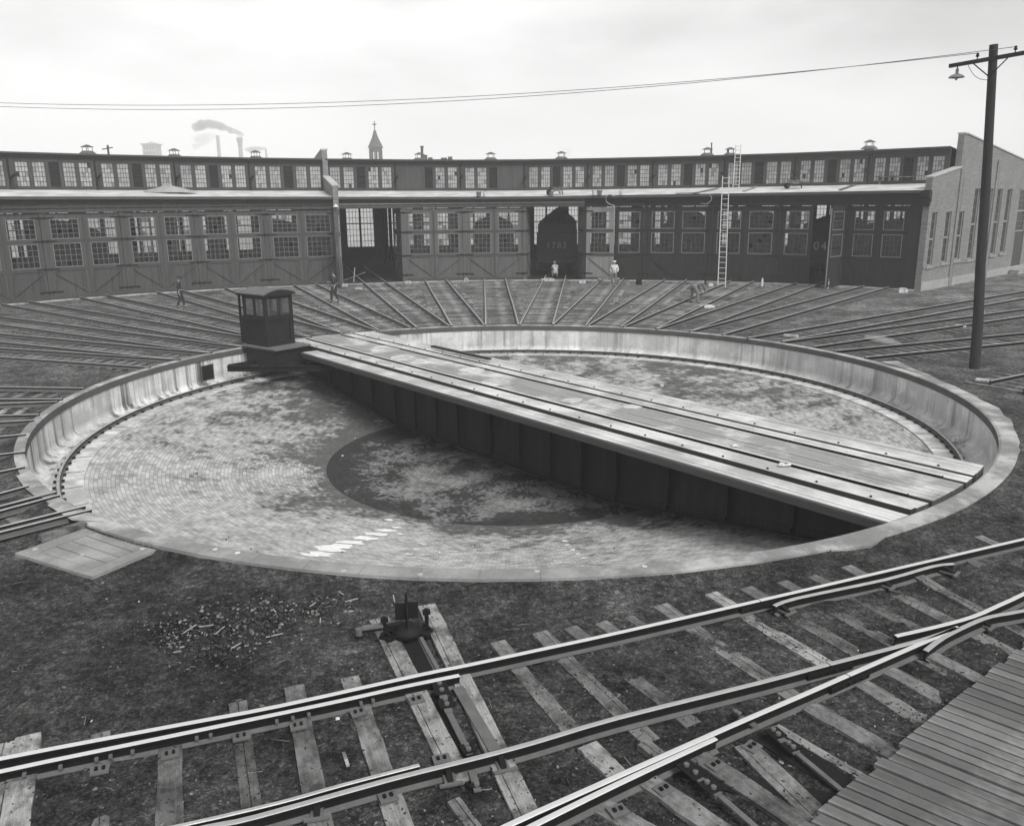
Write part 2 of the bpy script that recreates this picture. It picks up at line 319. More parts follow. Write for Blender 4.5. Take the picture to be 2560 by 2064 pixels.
RAILSEC=[(-.068,-.15),(.068,-.15),(.068,-.138),(.012,-.122),(.009,-.05),(.036,-.036),(.036,-.006),(.026,0),(-.026,0),(-.036,-.006),(-.036,-.036),(-.009,-.05),(-.012,-.122),(-.068,-.138)]
def rail_mb(mb,pts,top='worn_steel',side='rust_steel',foot='rail_foot',wide=1.0,z=0):
    pts=[Vector((p[0],p[1],(p[2] if len(p)>2 else 0)+z)) for p in pts]; n=len(RAILSEC); vs=[]
    for i,p in enumerate(pts):
        d1=(pts[i]-pts[i-1]).normalized() if i else None; d2=(pts[i+1]-pts[i]).normalized() if i<len(pts)-1 else None
        d=(d1+d2).normalized() if d1 and d2 else (d1 or d2); x=Vector((d.y,-d.x,0)).normalized()
        for a,b in RAILSEC: vs.append(p+x*a*wide+Vector((0,0,b)))
    groups={'top':[6,7,8],'foot':[1,12,2,11],'side':[0,3,4,5,9,10,13]}
    base=len(mb.v); mb.v+=[tuple(v) for v in vs]
    for i in range(len(pts)-1):
        for k in range(n):
            nm=top if k in (6,7,8) else foot if k in (1,2,11,12) else side
            mb.f.append((base+i*n+k,base+i*n+(k+1)%n,base+(i+1)*n+(k+1)%n,base+(i+1)*n+k)); mb.m.append(mb.mi(nm))
    mb.f.append(tuple(base+k for k in range(n))[::-1]); mb.m.append(mb.mi(side))
    mb.f.append(tuple(base+(len(pts)-1)*n+k for k in range(n))); mb.m.append(mb.mi(side))

# ------------------------------------------------------------------ ground, pit
RP=13.12; RC=13.49; GZ=-.17
def ring_sheet(mb,radii,zf,m,n=240,a0=0,a1=2*PI):
    closed=abs(a1-a0-2*PI)<1e-6; cnt=n if closed else n+1; vs=[];fs=[]
    for i,r in enumerate(radii):
        for k in range(cnt):
            a=a0+(a1-a0)*k/n; vs.append((r*math.cos(a),r*math.sin(a),zf(r,a)))
    for i in range(len(radii)-1):
        for k in range(n):
            j=(k+1)%cnt; fs.append((i*cnt+k,(i+1)*cnt+k,(i+1)*cnt+j,i*cnt+j))
    mb.mesh(vs,fs,m)
def RCF(a):
    d=math.degrees(a)%360
    if 12<=d<=222: return 13.34
    if 222<d<234: return lerp(13.34,RC,(d-222)/12)
    if d<12: return lerp(RC,13.34,d/12)
    return RC
def front_(a):
    d=math.degrees(a)%360; return min(1,max(0,(d-225)/12))*min(1,max(0,(352-d)/12))
def gnoise(x,y): return .012*math.sin(x*1.7+y*.9)+.009*math.sin(y*2.3-x*1.1+1)+.010*math.sin(x*4.1+2+y)*math.sin(y*3.7)+.006*math.sin(x*9.1+y*3)*math.sin(y*8.3-x*2)
g=MB()
def gz(r,a):
    x,y=r*math.cos(a),r*math.sin(a)
    if r>60: return GZ
    z=GZ+gnoise(x,y); rc=RCF(a); w_=lerp(.6,.95,front_(a))
    if r<rc+w_: z=lerp(-.055-.03*front_(a)+gnoise(x,y)*.2,z,max(0,(r-rc)/w_)**.8)
    if -9.2<x<-5.2 and -14.4<y<-10.6 and r>RC+.02: z=min(z,-.168)
    return z
rads=[RC-.005]+[RC+.11*i for i in range(1,50)]+[19.2+.45*i for i in range(0,20)]+[30,34,40,50,65,90,150,300,700,1600]
rad2=lambda r,a: r-(RC-RCF(a))*max(0,1-(r-RC)/3)
vs=[];fs=[];ng=720
for i,r in enumerate(rads):
    for k in range(ng): a=2*PI*k/ng; q=rad2(r,a); vs.append((q*math.cos(a),q*math.sin(a),gz(q,a)))
for i in range(len(rads)-1):
    for k in range(ng): j=(k+1)%ng; fs.append((i*ng+k,(i+1)*ng+k,(i+1)*ng+j,i*ng+j))
g.mesh(vs,fs,'cinders')
og=g.build('ground',smooth=True); tag(og,kind='structure')
# pit wall with coping and rounded foot
pw=MB()
prof=[(RC,-.05,-.4,'concrete_top')]
vs=[];fs=[]
for q_ in (0,1,2):
    for k in range(240): a=2*PI*k/240; q=(RP+.05,RCF(a)+.01,RCF(a)+.011)[q_]; vs.append((q*math.cos(a),q*math.sin(a),(-.045,-.05,-.4)[q_]))
for i in (0,1):
    for k in range(240): j=(k+1)%240; fs.append((i*240+k,(i+1)*240+k,(i+1)*240+j,i*240+j))
pw.mesh(vs,fs,'concrete_top')
ring_sheet(pw,[RP+.05,RP],lambda r,a:-.045 if r>RP+.01 else -.07,'concrete_top',n=240)
vs=[];fs=[];prof=[(RP,-.07),(RP,-.27),(RP+.03,-.275),(RP+.03,-.97),(RP+.015,-1.04),(RP-.02,-1.10),(RP-.09,-1.16),(RP-.18,-1.2),(RP-.33,-1.21)]
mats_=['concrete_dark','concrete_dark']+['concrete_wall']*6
for r,z in prof:
    for k in range(240): a=2*PI*k/240; vs.append((r*math.cos(a),r*math.sin(a),z))
base=len(pw.v); pw.v+=vs
for i in range(len(prof)-1):
    for k in range(240):
        j=(k+1)%240; pw.f.append((base+i*240+k,base+(i+1)*240+k,base+(i+1)*240+j,base+i*240+j)); pw.m.append(pw.mi(mats_[i]))
ow=pw.build('pit_wall'); tag(ow,'streaked pale concrete wall and coping round the turntable pit','wall')
for p in ow.data.polygons: p.use_smooth=False
# dark opening low in the left of the wall
a=math.atan2(*reversed(G(524,930,-.7)[:2])); mb=MB(); T=Matrix.Rotation(a,4,'Z')
mb.box((RP-.02,-.27,-1.0),(RP+.1,.27,-.45),'soil_and_shade',T); mb.box((RP-.035,-.31,-1.03),(RP-.01,-.27,-.42),'concrete_dark',T); mb.box((RP-.035,.27,-1.03),(RP-.01,.31,-.42),'concrete_dark',T)
mb.build('drain_opening',ow)
def floor_z(r):
    return interp({0:-2.42,5.6:-2.42,5.75:-2.3,6.4:-2.24,9:-1.86,11.6:-1.36,12.1:-1.24,12.8:-1.235},r)
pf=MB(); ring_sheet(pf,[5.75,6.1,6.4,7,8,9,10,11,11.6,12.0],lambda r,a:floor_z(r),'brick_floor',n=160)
ring_sheet(pf,[11.995,12.0,12.12,12.82],lambda r,a:-1.4 if r<11.998 else -1.225,'block_ring',n=160)
ring_sheet(pf,[0.01,2,4,5.3,5.55],lambda r,a:-2.42,'well_floor',n=96)
ring_sheet(pf,[5.55,5.75],lambda r,a:-2.42 if r<5.6 else -2.3,'well_edge',n=96)
of=pf.build('pit_floor'); tag(of,kind='structure')
# circular rail of the pit
mb=MB(); pts=[(12.56*math.cos(2*PI*k/180),12.56*math.sin(2*PI*k/180),-1.08) for k in range(181)]
rail_mb(mb,pts,top='dull_steel'); rt=empty('ring_rail',(0,0,0),label='circular rusty rail running round the foot of the pit wall',cat='rail')
mb.build('rail',rt)
mb=MB()
for k in range(150):
    a=2*PI*k/150+.01; T=Matrix.Rotation(a,4,'Z')
    mb.box((12.43,-.045,-1.2),(12.5,.045,-1.165),'black_iron',T); mb.box((12.62,-.045,-1.2),(12.69,.045,-1.165),'black_iron',T)
o=mb.build('rail_clip',rt); o['kind']='stuff'
mb=MB()
for k in range(52):
    a=2*PI*k/52; T=Matrix.Rotation(a+.01*math.sin(k*5),4,'Z'); mb.box((12.02,-.012,-1.25),(12.8,.012,-1.219),'soil_and_shade',T)
mb.build('block_joint',rt)['kind']='stuff'

# ------------------------------------------------------------------ radial tracks
PHI={8:50.5,7:57.1,6:63.9,5:71,4:78,3:84.65,2:91.5,1:98.3,0:105.3,-1:112.9,-2:120,-3:126.6,-4:133.6,-5:140.3,-6:147.2,-7:154,-8:160.6}
RF_T={46.7:37.2,58:37.1,67:36.6,78:36.2,98:36.2,109:36.2,120:36.9,133:37.6,145:37.9,165:38}
def Rf(deg): return interp(RF_T,deg)
ORD={8:'first',7:'second',6:'third',5:'fourth',4:'fifth',3:'sixth',2:'seventh',1:'eighth',0:'ninth',-1:'tenth',-2:'eleventh',-3:'twelfth',-4:'thirteenth',-5:'fourteenth',-6:'fifteenth',-7:'sixteenth',-8:'seventeenth'}
tie_cache={}
def sleeper_obj(parent,x,hl,zt,m='tie_wood',wd=.2):
    key=(round(hl,1),m,round(wd,2))
    if key not in tie_cache:
        mb=MB(); h=key[0]
        mb.box((-wd/2,-h,-.14),(wd/2,h,0),m); o=mb.build('sleeper',parent); tie_cache[key]=o.data
    else:
        o=bpy.data.objects.new('sleeper',tie_cache[key]); COL.objects.link(o); o.parent=parent
    o.location=(x,random.uniform(-.06,.06),zt); o.rotation_euler=(0,random.uniform(-.006,.006),random.uniform(-.03,.03)); return o
def radial(name,ang,r0,r1,label,group,tie=True,lat=0,rin=None):
    t=empty(name,(0,0,0),R(ang),label=label,cat='track',group=group)
    for s in (-1,1):
        mb=MB(); y=s*.755+lat; x0=math.sqrt(max(r0*r0-y*y,0)); pts=[(x0,y,0),(lerp(x0,r1,.33),y+random.uniform(-.02,.02),0),(lerp(x0,r1,.66),y+random.uniform(-.02,.02),0),(rin or r1,y,0)]
        rail_mb(mb,pts,top='dull_steel'); mb.build('rail',t)
    x=r0+.28
    hd=R(6.75/2)
    while x<r1-.1:
        hl=min(1.28,x*math.tan(hd)-.0+.08)
        sleeper_obj(t,x,hl,-.142+random.uniform(-.022,.004),'tie_pale' if 60<ang<125 and random.random()<.55 else 'tie_wood'); x+=.5+random.uniform(-.03,.03)
    return t
labels={8:'radial track ending at the dark doors nearest the brick end wall',7:'radial track running to the doorway where the number 04 shows',6:'radial track on which the stooping man works, ending by the ladder foot',
5:'radial track ending at the dark doors where 1131 shows behind the glass',4:'radial track ending behind the standing man in the pale shirt',3:'radial track running into the doorway with the tender 1783',
2:'radial track ending at the closed doors with 2004 behind the glass',1:'radial track ending between the open doorway and the doors showing 2004',0:'radial track running into the wide open empty doorway',
-1:'radial track ending at the closed doors just left of the brick fire wall',-2:'radial track just right of the cabin, crossed by the walking figure',-3:'radial track lined up with the turntable bridge behind the cabin',
-4:'radial track passing behind the cabin left of the bridge line',-5:'radial track meeting the rim just left of the cabin',-6:'radial track reaching the rim one place left of the cabin track',-7:'radial track reaching the rim above the streaked left pit wall',-8:'lowest of the closely spaced radial tracks at the left edge'}
for k,a in PHI.items():
    inn={0:50,3:39,7:41}.get(k)
    rend=Rf(a)+.05 if k>-6 else 34
    radial('radial_track',a,RP+.03,rend,labels[k],'radial tracks round the turntable',rin=inn)
# right-hand tracks passing the brick end wall and short left stubs
def px_track(name,ra,rb,label,group,nties=26,z=0,guard=0,m='tie_wood',gauge_keep=True,tl=1.28,r_lim=None,tie0=.3):
    A0,A1=G(*ra[0],z),G(*ra[1],z); B0,B1=G(*rb[0],z),G(*rb[1],z)
    c0=(A0+B0)/2; c1=(A1+B1)/2; d=(c1-c0); L=d.length; an=math.atan2(d.y,d.x); t=empty(name,(c0.x,c0.y,0),an,label=label,cat='track',group=group)
    T=local((c0.x,c0.y,0),an).inverted()
    for P,Q in ((A0,A1),(B0,B1)):
        mb=MB(); p,q=T@P,T@Q; rail_mb(mb,[p,(p+q)/2,q+(q-p)*.3],top='dull_steel'); mb.build('rail',t)
        if guard:
            mb=MB(); off=Vector((0,guard if p.y<0 else guard,0)); rail_mb(mb,[p+off,(p+q)/2+off,q+(q-p)*.3+off],top='dull_steel'); mb.build('guard_rail',t)
    x=tie0
    while x<L*1.3: sleeper_obj(t,x,tl,-.142+random.uniform(-.02,.004),m); x+=.55+random.uniform(-.04,.04)
    return t
px_track('yard_track',((1869,843.6),(2560,726.7)),((1954,852),(2560,744)),'track passing in front of the brick end wall, farthest of the three','tracks leading off past the brick end wall')
px_track('yard_track',((1956,853),(2560,771)),((2033,865.5),(2560,789)),'track behind the lamp pole, middle of the three','tracks leading off past the brick end wall')
px_track('yard_track',((2085.5,876),(2560,830.5)),((2162,892),(2560,853)),'track just behind the lamp pole, nearest of the three','tracks leading off past the brick end wall')
px_track('yard_track',((2475,951),(2560,934)),((2560,972),(2640,950)),'short end of track at the right edge, below the lamp pole','tracks leading off past the brick end wall',tie0=.1)
def zl(x,y): return (x/2.63,680+y/2.63)
px_track('stub_track',(zl(555,760),zl(0,752)),(zl(410,832),zl(0,832)),'stub track at the left edge, upper one beside the cinder patch','stub tracks ending at the left rim')
px_track('stub_track',(zl(378,848),zl(0,862)),(zl(258,933),zl(0,940)),'stub track at the left edge with pale ties between its rails','stub tracks ending at the left rim',m='tie_pale')
px_track('stub_track',(zl(222,970),zl(0,982)),(zl(170,1062),zl(0,1078)),'stub track at the left edge, third down, above the bend of the rim','stub tracks ending at the left rim',m='tie_pale')
px_track('stub_track',(zl(165,1175),zl(0,1195)),(zl(160,1275),zl(0,1308)),'stub track at the left edge beside the steepest part of the wall','stub tracks ending at the left rim',tie0=.1)
px_track('stub_track',(zl(185,1400),zl(0,1450)),(zl(365,1440),zl(0,1535)),'stub track with overhanging rail ends above the pale apron','stub tracks ending at the left rim',nties=3,guard=.0,tl=.1,tie0=1.2)
px_track('stub_track',(zl(390,1460),zl(0,1565)),(zl(600,1555),zl(0,1705)),'stub track with paired rails ending nearest the slab cover','stub tracks ending at the left rim',guard=-.28,tl=.5,tie0=1.0)

# ------------------------------------------------------------------ turntable bridge (local x along the bridge towards the near right end, y across it to the far side)
BA=math.atan2(-.7738,.6334); br=empty('turntable_bridge',(0,0,0),BA,label='long timber decked turntable bridge on dark steel girders across the pit',cat='turntable')
YN,YF=-1.82,2.62; DZ=-.115
def xend(y,r=RP-.10): return math.sqrt(r*r-y*y)
def strip(name,y0,y1,zt,zb,m,ms,x0=None,x1=None,planks=1,par=br,seg=1,gap=.008):
    mb=MB(); w_=(y1-y0)/planks
    for i in range(planks):
        a,b=y0+i*w_+gap/2,y0+(i+1)*w_-gap/2
        dz=random.uniform(-.003,.003) if planks>1 else 0
        xa0=-xend(a) if x0 is None else x0; xb0=-xend(b) if x0 is None else x0; xa1=xend(a) if x1 is None else x1; xb1=xend(b) if x1 is None else x1
        cuts=[0]+sorted(random.uniform(.1,.9) for _ in range(seg-1))+[1]
        for c0,c1 in zip(cuts,cuts[1:]):
            g_=.004 if seg>1 else 0
            mb.prism([(lerp(xa0,xa1,c0)+g_,a),(lerp(xa0,xa1,c1)-g_,a),(lerp(xb0,xb1,c1)-g_,b),(lerp(xb0,xb1,c0)+g_,b)],zb+dz,zt+dz+random.uniform(-.002,.002),m,ms)
    return mb.build(name,par)
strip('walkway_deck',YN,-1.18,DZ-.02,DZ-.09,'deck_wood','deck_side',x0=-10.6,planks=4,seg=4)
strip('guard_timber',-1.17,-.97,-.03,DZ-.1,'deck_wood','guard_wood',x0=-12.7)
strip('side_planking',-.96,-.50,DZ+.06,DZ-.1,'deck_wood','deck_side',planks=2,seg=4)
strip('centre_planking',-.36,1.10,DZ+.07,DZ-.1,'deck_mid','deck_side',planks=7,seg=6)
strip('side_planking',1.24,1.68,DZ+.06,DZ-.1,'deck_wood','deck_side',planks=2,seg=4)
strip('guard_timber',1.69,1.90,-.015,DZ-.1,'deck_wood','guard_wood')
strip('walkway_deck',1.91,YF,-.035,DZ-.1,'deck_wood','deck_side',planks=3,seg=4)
for y in (-.43,1.17):
    mb=MB(); rail_mb(mb,[(-xend(y)-.02,y,0),(0,y,0),(xend(y)-.45,y,0)],top='worn_steel'); mb.build('rail',br)
mb=MB()
for y,zz in ((-1.07,-.03),(1.79,-.015)):
    x=-12
    while x<12.2: mb.lathe([(.028,0),(.028,.022),(.015,.03)],'black_iron',(x,y,zz),6); x+=1.15
mb.build('bolt_heads',br)['kind']='stuff'
# side fascia beams
mb=MB(); xs=[-10.6,-6.0,-.9,4.3,xend(YN)-.02]
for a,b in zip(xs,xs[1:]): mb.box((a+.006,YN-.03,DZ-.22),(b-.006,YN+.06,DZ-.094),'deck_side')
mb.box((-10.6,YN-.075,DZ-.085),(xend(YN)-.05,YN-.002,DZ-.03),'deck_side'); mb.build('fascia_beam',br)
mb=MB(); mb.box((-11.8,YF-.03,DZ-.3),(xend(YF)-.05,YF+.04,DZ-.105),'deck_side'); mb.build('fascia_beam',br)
# end beam following the circle
for s in (1,-1):
    mb=MB(); ys=[YN+.02+(YF-YN-.04)*i/12 for i in range(13)]
    for a,b in zip(ys,ys[1:]): mb.prism([(s*(xend(a)-.22),a),(s*xend(a),a),(s*xend(b),b),(s*(xend(b)-.22),b)][::s],DZ-.36,DZ-.102,'guard_wood')
    mb.build('end_beam',br)
# cross ties visible under the deck
mb=MB(); x=-12.2
while x<12.2: 
    lim=min(YF-.1,2.5); mb.box((x-.1,YN+.07,DZ-.2),(x+.1,lim,DZ-.107),'guard_wood'); x+=.42
mb.build('floor_timbers',br)['kind']='stuff'
# plate girders
def gb(x):
    ax=abs(x); return -2.08 if ax<5.2 else lerp(-2.08,-1.12,(ax-5.2)/(12.3-5.2))
for y in (-.95,1.75):
    mb=MB(); xs=[-12.3,-9,-5.2,0,5.2,9,12.3]
    for a,b in zip(xs,xs[1:]):
        mb.hexa([(a,y-.01,gb(a)+.02),(b,y-.01,gb(b)+.02),(b,y+.01,gb(b)+.02),(a,y+.01,gb(a)+.02),(a,y-.01,DZ-.36),(b,y-.01,DZ-.36),(b,y+.01,DZ-.36),(a,y+.01,DZ-.36)],'girder_paint')
        mb.hexa([(a,y-.17,gb(a)),(b,y-.17,gb(b)),(b,y+.17,gb(b)),(a,y+.17,gb(a)),(a,y-.17,gb(a)+.035),(b,y-.17,gb(b)+.035),(b,y+.17,gb(b)+.035),(a,y+.17,gb(a)+.035)],'girder_paint')
        mb.hexa([(a,y-.03,gb(a)+.035),(b,y-.03,gb(b)+.035),(b,y-.011,gb(b)+.035),(a,y-.011,gb(a)+.035),(a,y-.03,gb(a)+.2),(b,y-.03,gb(b)+.2),(b,y-.011,gb(b)+.2),(a,y-.011,gb(a)+.2)],'girder_paint')
    mb.box((-12.3,y-.17,DZ-.395),(12.3,y+.17,DZ-.36),'girder_paint')
    gd=mb.build('girder',br)
    if y<0:
        mb=MB(); x=-12
        while x<12:
            for dz in (.08,.15): mb.box((x-.013,y-.042,gb(x)+dz),(x+.013,y-.03,gb(x)+dz+.024),'rust_steel')
            x+=.11
        mb.build('rivets',gd)['kind']='stuff'
    for x in [-9.9,-8.24,-6.69,-5.14,-3.88,-2.63,-1.44,.02,.2,1.59,2.93,4.15,5.43,7.14,8.85,10.5]:
        mb=MB(); mb.box((x-.012,y-.15,gb(x)+.06),(x+.012,y-.031 if y<0 else y-.03,DZ-.4),'black_iron'); mb.box((x-.03,y-.165,gb(x)+.2),(x+.07,y-.15,DZ-.4),'black_iron'); mb.build('stiffener',gd)
mb=MB()
for x in (-10,-6,-2,2,6,10): mb.box((x-.04,-.9,gb(x)+.15),(x+.04,1.7,gb(x)+.22),'girder_paint'); mb.box((x-.04,-.9,-.62),(x+.04,1.7,-.55),'girder_paint')
mb.lathe([(.9,-2.41),(.9,-2.2),(.5,-2.1),(.4,-2.05)],'girder_paint',(0,.4,0),20); mb.build('cross_frame',br)
for s in (-1,1):
    mb=MB(); 
    for y in (-.7,1.5): mb.tube([(s*12.56,y-.08,-.78),(s*12.56,y+.08,-.78)],.3,'black_iron',16)
    mb.box((s*12.56-.35,-1.1,-.62),(s*12.56+.35,1.9,-.49),'girder_paint'); mb.build('end_truck',br)
# operator cabin on its outrigger, (x,y) in bridge coordinates
cb=MB()
X0,X1,Y0,Y1=-12.72,-11.3,-3.02,-1.72
_ex=Vector((-.784,.621,0)); _ey=Vector((.621,.784,0)); _nc=Vector((-9.38,6.84,0))
CABW=Matrix(((-_ex.x,_ey.x,0,_nc.x+_ex.x*X1-_ey.x*Y0),(-_ex.y,_ey.y,0,_nc.y+_ex.y*X1-_ey.y*Y0),(0,0,1,0),(0,0,0,1)))
CABT=Matrix.Rotation(-BA,4,'Z')@CABW
cb.box((-12.75,-3.2,.04),(-10.6,-1.5,.10),'cab_roof'); cb.build('cabin_platform',br).matrix_basis=CABT
cab=MB()
# body: corner posts, panelled lower walls, window band rails
zs=(.10,1.12,1.2,1.28,2.0,2.08)
for (px_,py_) in ((X0,Y0),(X1-.1,Y0),(X0,Y1-.1),(X1-.1,Y1-.1)): cab.box((px_,py_,.1),(px_+.1,py_+.1,2.1),'cab_paint')
def panel(a,b,face):  # face: ('x',val) or ('y',val)
    ax,vv,inn=face
    def bx(u0,u1,z0,z1,dep,m='cab_paint'):
        if ax=='y': cab.box((u0,min(vv,vv+inn*dep),z0),(u1,max(vv,vv+inn*dep),z1),m)
        else: cab.box((min(vv,vv+inn*dep),u0,z0),(max(vv,vv+inn*dep),u1,z1),m)
    def bx2(u0,u1,z0,z1,d0,d1,m='cab_paint'):
        lo,hi=sorted((vv+inn*d0,vv+inn*d1))
        if ax=='y': cab.box((u0,lo,z0),(u1,hi,z1),m)
        else: cab.box((lo,u0,z0),(hi,u1,z1),m)
    bx2(a,b,.1,1.12,.03,.06); bx(a,b,.1,.26,.03); bx(a,b,1.02,1.12,.029)
    for u in (a,b-.09): bx(u,u+.09,.26,1.02,.028)
    bx2(a,b,1.12,1.19,-.035,.06); bx(a,b,1.19,1.25,.04); bx(a,b,1.98,2.1,.05)
    n_=6
    for i in range(1,n_): u=lerp(a+.09,b-.09,i/n_); bx2(u-.004,u+.004,.27,1.01,.024,.03)
panel(X0+.1,X1-.1,('y',Y0,1)); panel(Y0+.1,Y1-.1,('x',X1,-1)); panel(X0+.1,X1-.1,('y',Y1,-1)); 
cabo=cab.build('operator_cabin',br); cabo.matrix_basis=CABT
def cwin(a,b,face,open_=False):
    ax,vv,inn=face; mb=MB()
    def bx2(u0,u1,z0,z1,d0,d1,m):
        lo,hi=sorted((vv+inn*d0,vv+inn*d1))
        if ax=='y': mb.box((u0,lo,z0),(u1,hi,z1),m)
        else: mb.box((lo,u0,z0),(hi,u1,z1),m)
    for u in (a,b-.05,(a+b)/2-.06,(a+b)/2+.03): bx2(u,u+.05,1.25,1.98,.015,.045,'cab_paint')
    bx2(a+.05,b-.05,1.25,1.3,.016,.044,'cab_paint'); bx2(a+.05,b-.05,1.93,1.98,.016,.044,'cab_paint')
    bx2(a+.05,b-.05,1.3,1.93,.028,.032,'cab_glass')
    mb.build('window',cabo)
cwin(X0+.1,X1-.1,('y',Y0,1)); cwin(Y0+.1,Y1-.1,('x',X1,-1)); cwin(X0+.1,X1-.1,('y',Y1,-1))
# side box with a doorway at the left back corner
mb=MB(); mb.box((X0-.62,Y0+.25,.1),(X0-.02,Y0+.33,1.15),'cab_paint'); mb.box((X0-.66,Y0+.25,.1),(X0-.6,Y1-.1,1.15),'cab_paint')
for p in ((X0-.66,Y0+.25),(X0-.66,Y1-.15),): mb.box((p[0],p[1],1.15),(p[0]+.07,p[1]+.07,1.98),'cab_paint')
mb.box((X0-.7,Y0+.2,1.98),(X0-.0,Y1-.05,2.06),'cab_paint'); mb.build('side_porch',cabo)
mb=MB(); n=10; xa,xb=X0-.10,X1+.12
for i in range(n):
    t0,t1=i/n,(i+1)/n; y0_,y1_=lerp(Y0-.1,Y1+.1,t0),lerp(Y0-.1,Y1+.1,t1); h=lambda t:2.1+.17*math.sin(PI*t)**.8 if 0<t<1 else 2.1
    za,zb=h(t0),h(t1)
    mb.hexa([(xa,y0_,za),(xb,y0_,za),(xb,y1_,zb),(xa,y1_,zb),(xa,y0_,za+.035),(xb,y0_,za+.035),(xb,y1_,zb+.035),(xa,y1_,zb+.035)],'cab_roof')
    for xx in (xa+.001,xb-.03): mb.hexa([(xx,y0_,2.05),(xx+.028,y0_,2.05),(xx+.028,y1_,2.05),(xx,y1_,2.05),(xx,y0_,za-.002),(xx+.028,y0_,za-.002),(xx+.028,y1_,zb-.002),(xx,y1_,zb-.002)],'cab_paint')
mb.build('roof',cabo)
mb=MB(); mb.box((-12.6,-3.1,-.6),(-10.75,-3.04,.036),'cab_paint'); mb.box((-10.8,-3.03,-.6),(-10.74,-1.55,.036),'cab_paint'); mb.box((-12.62,-3.1,-.46),(-12.6,-1.55,.036),'cab_paint')
for z in (-.3,-.14): mb.box((-12.59,-3.106,z),(-10.74,-3.1,z+.012),'black_iron'); mb.box((-10.74,-3.03,z),(-10.735,-1.55,z+.012),'black_iron')
mb.box((-12.55,-3.0,-.44),(-10.8,-1.6,-.4),'cab_paint'); mb.build('skirt_boarding',br).matrix_basis=CABT
mb=MB(); mb.bar((-11.7,-4.4,-.6),(-8.9,-1.3,-.6),.08,.2,'girder_paint'); mb.bar((-11.7,-4.4,-.505),(-8.9,-1.3,-.505),.2,.02,'girder_paint'); mb.bar((-11.7,-4.4,-.69),(-8.9,-1.3,-.69),.2,.02,'girder_paint')
mb.bar((-11.85,-4.3,-.56),(-12.4,-1.0,-.56),.1,.16,'girder_paint'); mb.bar((-10.7,-3.2,-.55),(-10.7,-.9,-.55),.1,.16,'girder_paint')
mb.build('outrigger_beam',br)
# collector boards / loose plank on the far walkway
mb=MB(); mb.bar((-7.2,1.99,.09),(-3.6,1.99,.09),.16,.07,'guard_wood'); pl=mb.build('loose_timber'); pl.location=(0,0,0); pl.matrix_world=local((0,0,0),BA); tag(pl,'dark squared timber lying along the far edge of the bridge','timber')

# ------------------------------------------------------------------ roundhouse
ks=sorted(PHI,reverse=True); ks=[k for k in ks if k>=-6]
POST={}
for i,k in enumerate(ks):
    a=PHI[k]; nxt=PHI.get(k-1); POST[k]=((PHI[k]+PHI[k+1])/2 if k<8 else 47.0, (PHI[k]+nxt)/2)
POST[-1]=(109.1,POST[-1][1]); POST[0]=(POST[0][0],109.1)
def pol(a,r,z=0): return Vector((r*math.cos(R(a)),r*math.sin(R(a)),z))
DZT={46:.05,78:-.08,91:-.12,110:-.03,127:.06,145:.12,170:.14}
def dz(a): return interp(DZT,a)
def frame(a1,a0,r1,r0):
    A=pol(a1,r1); B=pol(a0,r0); d=B-A; return A,d.length,math.atan2(d.y,d.x)
rh=empty('roundhouse',pol(95,37),label='long curved locomotive roundhouse with glazed timber doors and a clerestory',cat='roundhouse')
RHI=Matrix.Translation(-pol(95,37))
def rpart(mb,name,T=None,parent=None):
    o=mb.build(name); o.parent=parent or rh
    if T is not None: o.matrix_world=T
    if parent is None: o.matrix_parent_inverse=Matrix.Identity(4); o.matrix_basis=RHI@(T if T is not None else Matrix.Identity(4))
    else: o.matrix_parent_inverse=Matrix.Identity(4); o.matrix_basis=Matrix.Identity(4)
    return o
